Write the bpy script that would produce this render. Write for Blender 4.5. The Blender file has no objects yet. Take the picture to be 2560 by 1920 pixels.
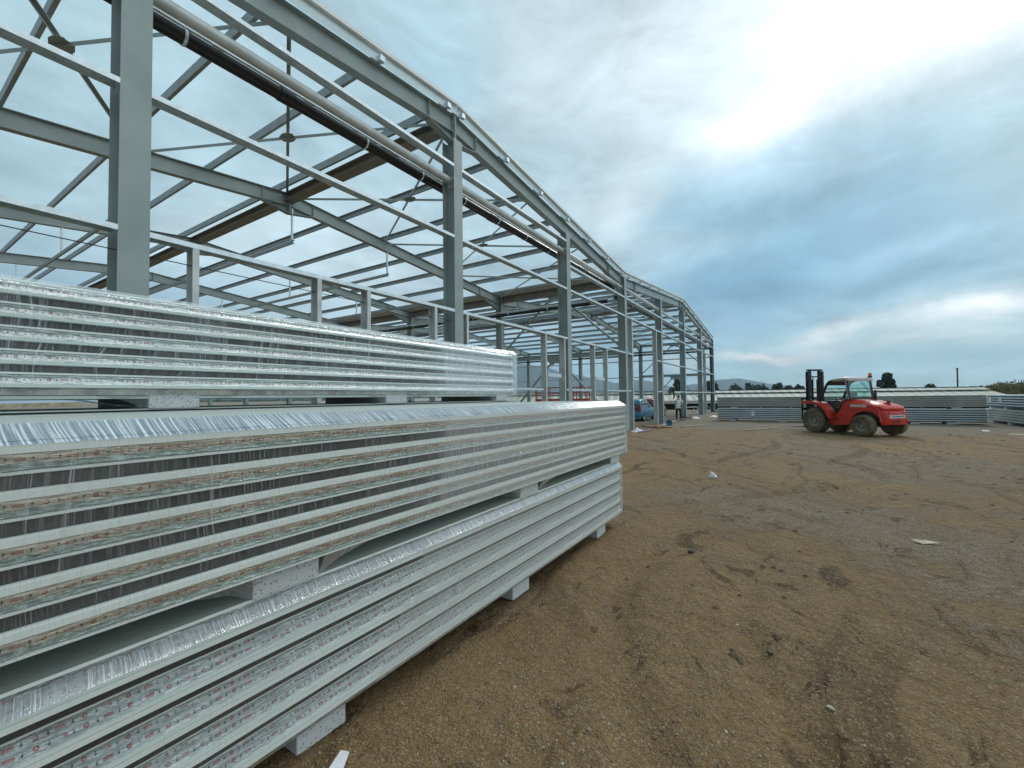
import bpy, bmesh, math, random
import numpy as np
from math import sin, cos, pi, radians as R_
from mathutils import Vector, Matrix, noise as mn
random.seed(7)
rng = np.random.default_rng(7)
scene = bpy.context.scene
COL = scene.collection

# ------------------------------------------------------------------ camera
cam_d = bpy.data.cameras.new("camera")
cam_d.sensor_width = 36; cam_d.lens = 1087.27/2560*36
cam_d.clip_start = 0.05; cam_d.clip_end = 20000
cam = bpy.data.objects.new("camera", cam_d); COL.objects.link(cam)
CR = Vector((0.5433673, -0.8394157, -0.0115421)); CU = Vector((-0.0195835, -0.0264195, 0.9994591)); CF = Vector((0.8392666, 0.5428473, 0.0307942))
m = Matrix(((CR.x, CU.x, -CF.x, 0), (CR.y, CU.y, -CF.y, 0), (CR.z, CU.z, -CF.z, 1.65), (0, 0, 0, 1)))
cam.matrix_world = m
scene.camera = cam

# ------------------------------------------------------------------ node helper
class X:
    """tiny expression wrapper round math nodes"""
    nt = None
    def __init__(s, v): s.v = v
    @staticmethod
    def m(op, *a, clamp=False):
        n = X.nt.nodes.new('ShaderNodeMath'); n.operation = op; n.use_clamp = clamp
        for i, q in enumerate(a):
            q = q.v if isinstance(q, X) else q
            if isinstance(q, (int, float)): n.inputs[i].default_value = q
            else: X.nt.links.new(q, n.inputs[i])
        return X(n.outputs[0])
    def __add__(s, o): return X.m('ADD', s, o)
    def __radd__(s, o): return X.m('ADD', o, s)
    def __sub__(s, o): return X.m('SUBTRACT', s, o)
    def __rsub__(s, o): return X.m('SUBTRACT', o, s)
    def __mul__(s, o): return X.m('MULTIPLY', s, o)
    def __rmul__(s, o): return X.m('MULTIPLY', o, s)
    def __truediv__(s, o): return X.m('DIVIDE', s, o)
    def __lt__(s, o): return X.m('LESS_THAN', s, o)
    def __gt__(s, o): return X.m('GREATER_THAN', s, o)
def xabs(a): return X.m('ABSOLUTE', a)
def xmin(a, b): return X.m('MINIMUM', a, b)
def xmax(a, b): return X.m('MAXIMUM', a, b)
def xclamp(a): return X.m('ADD', a, 0.0, clamp=True)
def ss(a, lo, hi):
    n = X.nt.nodes.new('ShaderNodeMapRange'); n.interpolation_type = 'SMOOTHSTEP'
    X.nt.links.new(a.v, n.inputs[0]); n.inputs[1].default_value = lo; n.inputs[2].default_value = hi
    return X(n.outputs[0])
def mixc(f, a, b, mode='MIX'):
    n = X.nt.nodes.new('ShaderNodeMix'); n.data_type = 'RGBA'; n.blend_type = mode
    for i, q in ((0, f), (6, a), (7, b)):
        q = q.v if isinstance(q, X) else q
        if isinstance(q, (int, float)): n.inputs[i].default_value = q
        elif isinstance(q, tuple): n.inputs[i].default_value = (*q[:3], 1)
        else: X.nt.links.new(q, n.inputs[i])
    return n.outputs[2]
def mapping(vec, scale=(1, 1, 1), rot=(0, 0, 0), loc=(0, 0, 0)):
    n = X.nt.nodes.new('ShaderNodeMapping'); X.nt.links.new(vec, n.inputs[0])
    n.inputs[1].default_value = loc; n.inputs[2].default_value = rot; n.inputs[3].default_value = scale
    return n.outputs[0]
def noise(vec, scale, detail=4, rough=.5, dist=0, out=0):
    n = X.nt.nodes.new('ShaderNodeTexNoise'); X.nt.links.new(vec, n.inputs['Vector'])
    n.inputs['Scale'].default_value = scale; n.inputs['Detail'].default_value = detail
    n.inputs['Roughness'].default_value = rough; n.inputs['Distortion'].default_value = dist
    return X(n.outputs[out]) if out == 0 else n.outputs[1]
def voro(vec, scale, feat='F1'):
    n = X.nt.nodes.new('ShaderNodeTexVoronoi'); n.feature = feat; X.nt.links.new(vec, n.inputs['Vector']); n.inputs['Scale'].default_value = scale
    return n
def combine(x, y, z):
    n = X.nt.nodes.new('ShaderNodeCombineXYZ')
    for i, q in enumerate((x, y, z)):
        q = q.v if isinstance(q, X) else q
        if isinstance(q, (int, float)): n.inputs[i].default_value = q
        else: X.nt.links.new(q, n.inputs[i])
    return n.outputs[0]
def separate(v):
    n = X.nt.nodes.new('ShaderNodeSeparateXYZ'); X.nt.links.new(v, n.inputs[0]); return X(n.outputs[0]), X(n.outputs[1]), X(n.outputs[2])
def bump(h, strength=.3, dist=.01, normal=None):
    n = X.nt.nodes.new('ShaderNodeBump'); n.inputs['Strength'].default_value = strength; n.inputs['Distance'].default_value = dist
    X.nt.links.new(h.v if isinstance(h, X) else h, n.inputs['Height'])
    if normal is not None: X.nt.links.new(normal, n.inputs['Normal'])
    return n.outputs[0]
def newmat(name):
    mt = bpy.data.materials.new(name); mt.use_nodes = True; X.nt = mt.node_tree
    return mt, mt.node_tree.nodes['Principled BSDF'], mt.node_tree.links
def tc(out='Object'):
    n = X.nt.nodes.new('ShaderNodeTexCoord'); return n.outputs[out]
def setin(b, name, v):
    i = b.inputs[name]
    if isinstance(v, X): v = v.v
    if isinstance(v, (int, float)): i.default_value = v
    elif isinstance(v, tuple): i.default_value = (*v[:3], 1)
    else: X.nt.links.new(v, i)

# ------------------------------------------------------------------ world
w = bpy.data.worlds.new("World"); scene.world = w; w.use_nodes = True
X.nt = w.node_tree; wn = w.node_tree.nodes; wl = w.node_tree.links
bg = wn['Background']
gen = tc('Generated')
wv = noise(gen, 2.4, 8, .6, out=1)
vm = wn.new('ShaderNodeVectorMath'); vm.operation = 'MULTIPLY_ADD'; wl.new(wv, vm.inputs[0]); vm.inputs[1].default_value = (.30, .30, .18); 
vm2 = wn.new('ShaderNodeVectorMath'); vm2.operation = 'ADD'; wl.new(gen, vm2.inputs[0]); vm2.inputs[1].default_value = (-.15, -.15, -.09)
wl.new(vm2.outputs[0], vm.inputs[2])
dx, dy, dz = separate(vm.outputs[0])
az = X.m('ARCTAN2', dy, dx) * 57.2958
el = X.m('ARCTAN2', dz, X.m('SQRT', dx*dx + dy*dy)) * 57.2958
col = (.37, .515, .58)
blobs = [
 (80, 28, 20, 12, 0, (.39, .555, .62), .8),
 (78, 8, 17, 6, 0, (.22, .36, .45), .9),
 (51, 15, 14, 8, 0, (.52, .645, .70), .8),
 (25, 8, 14, 6, 0, (.24, .42, .54), .8),
 (29, 40, 13, 8, 0, (.54, .655, .71), .8),
 (44, 36, 7, 7, 0, (.36, .55, .65), .75),
 (20, 33, 5, 4, 20, (.42, .56, .63), .7),
 (16, 23, 10, 4.5, 10, (.62, .73, .78), .8),
 (9, 38, 13, 8, 0, (.64, .735, .78), .9),
 (-3, 19, 17, 9, 0, (.175, .345, .455), .97, 1),
 (3, 12, 17, 4.2, 4, (.115, .275, .40), .95),
 (-12, 11, 9, 3, 0, (.20, .40, .53), .8),
 (-20, 38.5, 18.5, 9.8, 4, (1.15, 1.15, 1.12), 1.0, 1),
 (-1, 29.5, 8, 3.5, 6, (.93, .97, .99), .9),
 (-4, 3.0, 40, 3.6, 0, (.40, .62, .69), .85),
 (-16, 6.6, 5, 1.5, 5, (.95, .98, .96), .95),
 (-12, 4.2, 8, .7, -3, (.70, .80, .80), .7),
 (3, 4.4, 5.0, .6, -2, (.98, .95, .90), .95),
 (-4, 6.2, 5, 1.0, 8, (.80, .86, .86), .85),
 (22, 5.5, 5, .8, 0, (.62, .70, .73), .6),
 (13.5, 4.2, 1.8, .9, 0, (.78, .76, .76), .7),
 (33, 10, 10, 2.0, 0, (.55, .66, .72), .5),
 (-95, 42, 50, 42, 0, (1.05, 1.10, 1.08), .95),  # bright sky out of view, added so the top tape reflects white
 (165, 15, 45, 45, 0, (.12, .155, .175), .95),  # dark sky out of view, added to deepen the columns' shaded sides
 (-172, 15, 30, 40, 0, (.12, .155, .175), .9),  # second added dark patch, carrying it across the azimuth wrap
 (8, 8, 10, 2.2, 6, (.24, .43, .57), .7),
 (-13, 14, 10, 1.2, 4, (.33, .52, .64), .6),
 (12, 17, 8, 1.6, 12, (.42, .58, .67), .6),
 (-2, 23.5, 12, 1.6, -4, (.40, .58, .69), .5),
 (65, 18, 12, 3, 20, (.52, .64, .69), .6),
]
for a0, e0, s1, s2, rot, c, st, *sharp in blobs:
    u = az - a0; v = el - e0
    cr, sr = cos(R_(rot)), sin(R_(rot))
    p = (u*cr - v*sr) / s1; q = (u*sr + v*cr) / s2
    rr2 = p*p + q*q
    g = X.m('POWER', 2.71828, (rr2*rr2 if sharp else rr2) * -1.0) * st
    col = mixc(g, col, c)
gx_, gy_, gz_ = separate(gen)
den = xmax(gz_, 0.0) + .18
pv = combine(gx_/den, gy_/den, .3)
n1 = noise(pv, 1.5, 9, .58, .5); n2 = noise(pv, .6, 3, .5); n3 = noise(mapping(gen, (3, 3, 8)), 1.6, 9, .62, .7)
fac = 1.0 + (n1 - .5)*1.05 + (n2 - .5)*.25 + (n3 - .5)*.8
cl = mixc(1.0, col, combine(fac, fac, fac), 'MULTIPLY')
sky = wn.new('ShaderNodeTexSky'); sky.sky_type = 'NISHITA'; sky.sun_disc = False
SUN_EL, SUN_AZ = 36.0, -4.0
sky.sun_elevation = R_(SUN_EL); sky.sun_rotation = R_(90 - SUN_AZ)
bg2 = wn.new('ShaderNodeBackground'); wl.new(sky.outputs[0], bg2.inputs[0]); bg2.inputs[1].default_value = .006
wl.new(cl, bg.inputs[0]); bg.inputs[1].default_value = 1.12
ad = wn.new('ShaderNodeAddShader'); wl.new(bg.outputs[0], ad.inputs[0]); wl.new(bg2.outputs[0], ad.inputs[1])
wl.new(ad.outputs[0], wn['World Output'].inputs[0])

# ------------------------------------------------------------------ sun
sd = bpy.data.lights.new("sun", 'SUN'); sd.energy = 1.5; sd.angle = R_(14); sd.color = (1, .96, .9)
sun = bpy.data.objects.new("sun", sd); COL.objects.link(sun)
sdir = Vector((cos(R_(SUN_AZ))*cos(R_(SUN_EL)), sin(R_(SUN_AZ))*cos(R_(SUN_EL)), sin(R_(SUN_EL))))
sun.rotation_euler = sdir.to_track_quat('Z', 'Y').to_euler()
scene.view_settings.view_transform = 'Standard'; scene.view_settings.look = 'None'
scene.view_settings.exposure = .14; scene.view_settings.gamma = 1
scene.cycles.transparent_max_bounces = 16
scene.cycles.max_bounces = 6

# ------------------------------------------------------------------ materials
def simple(name, c, rough=.6, metal=0, var=.15, vscale=6, bs=.0, bscale=40, spec=.5, tint=None):
    mt, b, l = newmat(name); o = tc()
    n = noise(o, vscale, 5, .6)
    cc = mixc(ss(n, .3, .7), tuple(x*(1-var) for x in c), tuple(min(1, x*(1+var)) for x in c) if tint is None else tint)
    setin(b, 'Base Color', cc); setin(b, 'Roughness', rough); setin(b, 'Metallic', metal); setin(b, 'Specular IOR Level', spec)
    if bs: setin(b, 'Normal', bump(noise(o, bscale, 4, .6), bs, .01))
    return mt
M = {}
M['paint'] = simple('grey_green_steel_paint', (.315, .385, .385), .42, 0, .10, 1.5)
M['paint_dark'] = simple('warm_grey_steel_paint', (.30, .29, .26), .55, 0, .25, 3, tint=(.29, .28, .265))  # duller and warmer grey than the column paint
M['galv'] = simple('galvanised_steel', (.71, .80, .85), .42, .55, .10, 9)
M['verge'] = simple('pale_blue_verge_sheet', (.60, .72, .77), .3, .2, .05, 2)
M['vcap'] = simple('white_verge_cap', (.86, .90, .91), .35, 0, .04, 2)
M['zinc'] = simple('dull_zinc_purlin', (.36, .41, .42), .5, .35, .12, 5)
M['galv_matt'] = simple('matt_zinc_coat', (.60, .64, .64), .5, .25, .12, 5)
M['black_pipe'] = simple('black_plastic_pipe', (.016, .015, .016), .35, 0, .2, 8)
M['black'] = simple('black_metal', (.02, .02, .022), .5, 0, .3, 8)
M['rubber'] = simple('muddy_tyre', (.11, .088, .058), .9, 0, .3, 5, .3, 60, tint=(.21, .16, .10))
M['rim'] = simple('dusty_rim', (.27, .26, .21), .6, .1, .2, 9, tint=(.34, .30, .22))
M['red'] = simple('red_machine_paint', (.58, .032, .018), .28, 0, .12, 3)
M['redcar'] = simple('dark_red_car_paint', (.20, .025, .025), .3, 0, .1, 3)
M['lift_red'] = simple('orange_red_lift_paint', (.45, .06, .03), .5, 0, .1, 3)
M['blue'] = simple('blue_car_paint', (.07, .25, .38), .25, .2, .08, 3)
M['white'] = simple('white_paint', (.75, .76, .74), .4, 0, .06, 4)
M['foam'] = None
M['skin'] = simple('skin', (.30, .17, .11), .6)
M['hair'] = simple('dark_hair', (.02, .015, .012), .7)
M['shirt'] = simple('light_shirt_cloth', (.62, .64, .62), .9, 0, .1, 12, .3, 30)
M['trousers'] = simple('dark_trouser_cloth', (.025, .025, .03), .9, 0, .2, 12)
M['orange'] = simple('orange_plastic', (.75, .20, .03), .35)
M['yellow'] = simple('yellow_machine_paint', (.55, .33, .04), .5, 0, .3, 8)
M['tail'] = simple('red_lamp_plastic', (.35, .02, .03), .2)
M['chrome'] = simple('mirror_glass', (.7, .75, .78), .1, 1)
M['ltblue'] = simple('light_blue_plastic', (.10, .42, .62), .35)
M['wood'] = simple('weathered_wood', (.45, .38, .28), .8, 0, .25, 7)
M['rust'] = simple('rusty_wet_soil', (.16, .08, .045), .9, 0, .3, 8, .5, 20)
M['concrete'] = simple('concrete', (.36, .35, .33), .85, 0, .15, 5, .3, 30)
M['panel'] = simple('coated_panel_steel', (.60, .68, .64), .35, 0, .05, 1.2)
M['panel_lip'] = simple('white_panel_edge', (.80, .84, .81), .35, 0, .04, 2)
M['gap_shade'] = simple('dark_gap_shade', (.055, .053, .049), .5, 0, .2, 3)  # near-black colour stands in for the shade in gaps between panels
M['farpanel'] = simple('blue_grey_panel', (.70, .77, .80), .4, .1, .08, 1)
M['farpanel2'] = simple('green_grey_panel', (.60, .61, .57), .4, .2, .12, 1)
M['slate'] = simple('slate_blue_strip', (.06, .09, .11), .6)
M['leaf_far'] = simple('far_foliage', (.045, .065, .035), .9, 0, .4, .8)
M['bark'] = simple('bark', (.09, .07, .05), .9)
M['reed'] = simple('reed_leaves', (.17, .20, .055), .8, 0, .35, .5, tint=(.30, .26, .11))
M['reed_dark'] = simple('reed_bed_core', (.075, .10, .03), .9, 0, .4, .8)
M['hill'] = simple('hill_scrub', (.045, .06, .055), .95, 0, .3, .002)
M['dark_in'] = simple('dark_ridge_and_shade', (.035, .033, .03), .9)  # ridge line, and painted shade under and between the shed roofs
M['paper'] = simple('white_paper_label', (.75, .76, .80), .7, 0, .03, 5)

def glassmat(name, tint, alpha=.55):
    mt, b, l = newmat(name); nt = X.nt
    tr = nt.nodes.new('ShaderNodeBsdfTransparent'); tr.inputs[0].default_value = (*tint, 1)
    gl = nt.nodes.new('ShaderNodeBsdfGlossy'); gl.inputs['Roughness'].default_value = .04; gl.inputs[0].default_value = (.9, .95, .95, 1)
    fr = nt.nodes.new('ShaderNodeLayerWeight'); fr.inputs[0].default_value = .5
    mx = nt.nodes.new('ShaderNodeMixShader'); f = xclamp(X.m('POWER', X(fr.outputs['Facing']), 4.0)*.6 + .05)
    l.new(f.v, mx.inputs[0]); l.new(tr.outputs[0], mx.inputs[1]); l.new(gl.outputs[0], mx.inputs[2])
    l.new(mx.outputs[0], nt.nodes['Material Output'].inputs[0]); return mt
M['glass'] = glassmat('tinted_cab_glass', (.80, .93, .91))
M['carglass'] = simple('dark_car_glass', (.03, .05, .05), .08, 0, .1, 2)

def foam_mat():
    mt, b, l = newmat('speckled_foam_block'); o = tc()
    v = voro(mapping(o, (1, 1, 1.5)), 78); n = noise(o, 20, 3)
    spot = X.m('LESS_THAN', X(v.outputs['Distance']), .33) * X.m('GREATER_THAN', X(separate(v.outputs['Color'])[0].v), .70)
    setin(b, 'Base Color', mixc(spot, mixc(n, (.54, .56, .57), (.66, .68, .69)), (.10, .11, .12))); setin(b, 'Roughness', .85)
    setin(b, 'Normal', bump(X(v.outputs['Distance']), .25, .004)); return mt
M['foam'] = foam_mat()

def foil_mat(name, rows=1, up=1, base=(.78, .80, .80), tapewash=0.0, height=.036):
    """aluminium foil tape with a repeated print: ring emblem, arrow, boxed word mark, arrow"""
    mt, b, l = newmat(name); uv = tc('UV'); x, y, _ = separate(uv)
    wob = noise(mapping(uv, (6, 60, 1)), 1.0, 5, .65, 1.2)
    wr = noise(mapping(uv, (14, 160, 1)), 1.0, 4, .7, 2.0)
    P = .109
    u = X.m('MODULO', x + 50*P, P)            # metres along the period
    prints_r = None; prints_k = None
    for ri in range(rows):
        yc = height*(.5 if rows == 1 else (.27 + .46*ri))
        yy = (y - yc) * up
        def ux(c):
            d = u - c
            return d - P*X.m('ROUND', d/P)
        cx = ux(.010); r = X.m('SQRT', cx*cx + yy*yy)
        ring = xabs(r - .0052) < .0016
        dash = (xabs(cx) < .0024) * (xabs(yy - .0002) < .0009)
        txt = (xabs(cx) < .0075) * (xabs(yy + .0092) < .0011) * (X.m('SINE', x*3500.) > -.3)
        bx = ux(.064)
        box = (xabs(bx) < .0125) * (xabs(yy) < .0052)
        arc_r = X.m('SQRT', bx*bx + (yy + .004)*(yy + .004))
        arc = (arc_r < .0052) * (arc_r > .0030) * (yy > -.004)
        lets = (xabs(yy + .0015) < .0012) * (xabs(bx) > .006) * (X.m('SINE', x*2600.) > .1)
        box = xclamp(box - arc - lets)
        rr = xmax(xmax(ring, dash), xmax(txt*.6, box*.75))
        ar = None
        for c in (.037, .091):
            a = ux(c)
            shaft = (xabs(a) < .0009) * (xabs(yy) < .0068)
            head = (xabs(a) < (yy + .0075)*.8) * (yy < -.0015) * (yy > -.0078)
            q = xmax(shaft, head); ar = q if ar is None else xmax(ar, q)
        prints_r = rr if prints_r is None else xmax(prints_r, rr)
        prints_k = ar if prints_k is None else xmax(prints_k, ar)
    worn = ss(noise(mapping(uv, (20, 20, 1)), 1.0, 3), .32, .5)
    cc = mixc(prints_r*worn, base, (.36, .035, .035)); cc = mixc(prints_k*worn, cc, (.03, .04, .045))
    anyp = xclamp(prints_r + prints_k)
    setin(b, 'Base Color', cc); setin(b, 'Metallic', (1.0 - anyp)*.85); setin(b, 'Roughness', .26 + wr*.14)
    big = noise(mapping(uv, (5, 22, 1)), 1.0, 3, .55, 1.5)
    nb = bump(big, .8, .02); nb = bump(wob, .9, .009, nb); nb = bump(wr, .6, .003, nb)
    setin(b, 'Normal', nb); return mt
M['foil_up'] = foil_mat('printed_foil_tape', 1, -1, (.93, .95, .95))
M['foil_down'] = foil_mat('printed_foil_tape_ground_tint', 1, 1, (.80, .71, .60))  # brown base paints the ground's reflection onto the silver tape
M['foil_double'] = foil_mat('double_printed_foil_tape', 2, -1, (.54, .58, .59), height=.063)

def crumple_mat():
    mt, b, l = newmat('crumpled_foil_edge'); uv = tc('UV')
    w1 = noise(mapping(uv, (16, 200, 1)), 1.0, 5, .7, 2.5)
    setin(b, 'Base Color', mixc(ss(w1, .4, .6), (.42, .50, .46), (.92, .99, .96))); setin(b, 'Metallic', .9); setin(b, 'Roughness', .16)
    setin(b, 'Normal', bump(w1, 1.0, .008)); return mt
M['crumple'] = crumple_mat()

def wrap_mat(name, base=.10, streak=.42, xs=150., whiteness=.5, bs=.9, dark=(.55, .60, .63)):
    mt, b, l = newmat(name); nt = X.nt; uv = tc('UV')
    sl = noise(mapping(uv, (1.3, 2.0, 1)), 1.0, 3, .5)
    x, y, _ = separate(uv)
    sk = noise(mapping(uv, (2.0, 1.0, 1)), 1.0, 2)
    q = combine(x*xs + (sk-.5)*80.0*y, y*2.0, 0.0)
    s1 = noise(q, 1.0, 4, .65); s2 = noise(combine(x*xs*.22 + y*3.0, y*1.0, 4.0), 1.0, 3, .6)
    patch = ss(s2, .40, .66)
    st = ss(s1, .47, .70) * (patch*.75 + .25) + ss(s1, .66, .74)*.6
    f = xclamp(base + st*streak + ss(sl, .45, .8)*.10)
    tr = nt.nodes.new('ShaderNodeBsdfTransparent'); tr.inputs[0].default_value = (.97, .985, .985, 1)
    gl = nt.nodes.new('ShaderNodeBsdfGlossy'); gl.inputs['Roughness'].default_value = .14; gl.inputs[0].default_value = (.93, .96, .98, 1)
    df = nt.nodes.new('ShaderNodeBsdfDiffuse'); l.new(mixc(ss(s1, .42, .66), dark, (.88, .92, .95)), df.inputs[0])
    nb = bump(s1, bs, .012); l.new(nb, gl.inputs['Normal'])
    m1 = nt.nodes.new('ShaderNodeMixShader'); m1.inputs[0].default_value = whiteness; l.new(gl.outputs[0], m1.inputs[1]); l.new(df.outputs[0], m1.inputs[2])
    lw = nt.nodes.new('ShaderNodeLayerWeight'); lw.inputs[0].default_value = .25
    f = xclamp(f + X(lw.outputs['Fresnel'])*.35)
    m2 = nt.nodes.new('ShaderNodeMixShader'); l.new(f.v, m2.inputs[0]); l.new(tr.outputs[0], m2.inputs[1]); l.new(m1.outputs[0], m2.inputs[2])
    l.new(m2.outputs[0], nt.nodes['Material Output'].inputs[0]); return mt
M['wrap'] = wrap_mat('stretch_film', .015, .50, 170., .6, .15, (.72, .78, .80))
M['wrap_top'] = wrap_mat('stretch_film_over_top', .50, .50, 120., .62, .5, (.14, .19, .24))
M['wrap_clear'] = wrap_mat('clear_stretch_film', .01, .14, 150., .5, .15)
M['wrap_end'] = wrap_mat('thick_stretch_film', .22, .30, 90., .5, .3)

M['under'] = simple('crumpled_under_foil', (.36, .35, .32), .35, .5, .35, 14, .8, 30)
def panel_top_mat():
    mt, b, l = newmat('micro_ribbed_panel_face'); o = tc(); x, y, z = separate(o)
    rib = X.m('SINE', y*260.0); fil = noise(mapping(o, (3, 40, 3)), 1.0, 4, .6)
    dots = voro(mapping(o, (60, 60, 60)), 1.0); dd = X(dots.outputs['Distance']) < .22
    pt = ss(noise(mapping(o, (1.2, 14, 1)), 1.0, 3), .5, .6)
    setin(b, 'Base Color', mixc(dd*pt*.6, mixc(fil, (.42, .48, .45), (.52, .58, .55)), (.2, .25, .27)))
    setin(b, 'Roughness', .4); setin(b, 'Normal', bump(rib, .12, .002)); return mt
M['panel_top'] = panel_top_mat()

def ground_mat():
    mt, b, l = newmat('trodden_gravel_and_mud'); o = tc(); x, y, z = separate(o)
    big = noise(o, .22, 5, .55, .6); mid = noise(o, 1.1, 6, .6, .4); fine = noise(o, 9, 6, .65)
    # vehicle tracks sweep along the building and in front of the forklift
    warp = noise(o, .09, 3, .5)
    ty = y + (warp - .5)*4.5 + x*.04
    tr1 = noise(combine(x*.10, ty*1.8, 0.0), 1.0, 6, .62, .35)
    tr2 = noise(combine((x+y*.9)*.14 + (warp-.5)*3.0, (x - y)*.9, 5.0), 1.0, 6, .65, .5)
    track = ss(tr1, .545, .63); track2 = ss(tr2, .56, .65)
    blotch = ss(noise(mapping(o, (.8, 1.5, 1)), 1.6, 6, .7, .8), .55, .62)*ss(mid, .42, .58)
    gmask = ss(big + (mid-.5)*.55 + (fine-.5)*.35, .47, .62)
    # grey gravel towards the far yard, as the mud thins out
    farm = ss(x, 22.0, 29.0)
    gmask = xclamp(gmask*.75*(1.0 - xclamp(track+track2+blotch)*.8) + farm*.9)
    v = voro(o, 95); vc = separate(v.outputs['Color']); v2 = voro(o, 38); vc2 = separate(v2.outputs['Color'])
    mud = mixc(mid, (.155, .095, .040), (.305, .205, .102)); mud = mixc(ss(fine, .35, .7), mud, (.24, .158, .077))
    mud = mixc(xclamp(track*.60 + track2*.45 + blotch*.9)*(1.0 - farm*.8), mud, (.068, .040, .017))
    pb = mixc(vc[0], (.10, .078, .052), (.43, .365, .275)); pb = mixc(ss(vc2[1], .7, .95)*.6, pb, (.42, .40, .36))
    few = X.m('GREATER_THAN', vc[1], .90)*.6
    cmud = mixc(few, mud, (.34, .29, .20))
    dk = ss(vc[2], .0, .25)
    cmud = mixc((1.0-dk)*.35, cmud, (.05, .033, .018))
    c = mixc(gmask*.75, cmud, pb)
    c = mixc(farm*.55, c, (.21, .192, .16))
    setin(b, 'Base Color', c); setin(b, 'Roughness', .9); setin(b, 'Specular IOR Level', .25)
    dist = X(v.outputs['Distance']); h = (1.0 - dist)*(gmask*.8 + .3)
    nb = bump(noise(o, 4.5, 7, .66), .9, .07)
    nb = bump(fine, .8, .035, nb); nb = bump(h, 1.0, .015, nb)
    setin(b, 'Normal', nb); return mt
M['ground'] = ground_mat()

def shed_mat():
    mt, b, l = newmat('weathered_corrugated_roof'); o = tc(); x, y, z = separate(o)
    st = X.m('SINE', x*7.0); n = noise(o, .5, 5, .6); n2 = noise(mapping(o, (1.2, .2, .2)), 1.0, 3)
    c = mixc(ss(st, -.2, .6), (.30, .33, .30), (.54, .57, .53)); c = mixc(ss(n2, .3, .6)*.55, c, (.38, .40, .34)); c = mixc(n*.3, c, (.35, .38, .30))
    setin(b, 'Base Color', c); setin(b, 'Roughness', .75); setin(b, 'Normal', bump(st, .5, .05)); return mt
M['shed'] = shed_mat()

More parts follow.
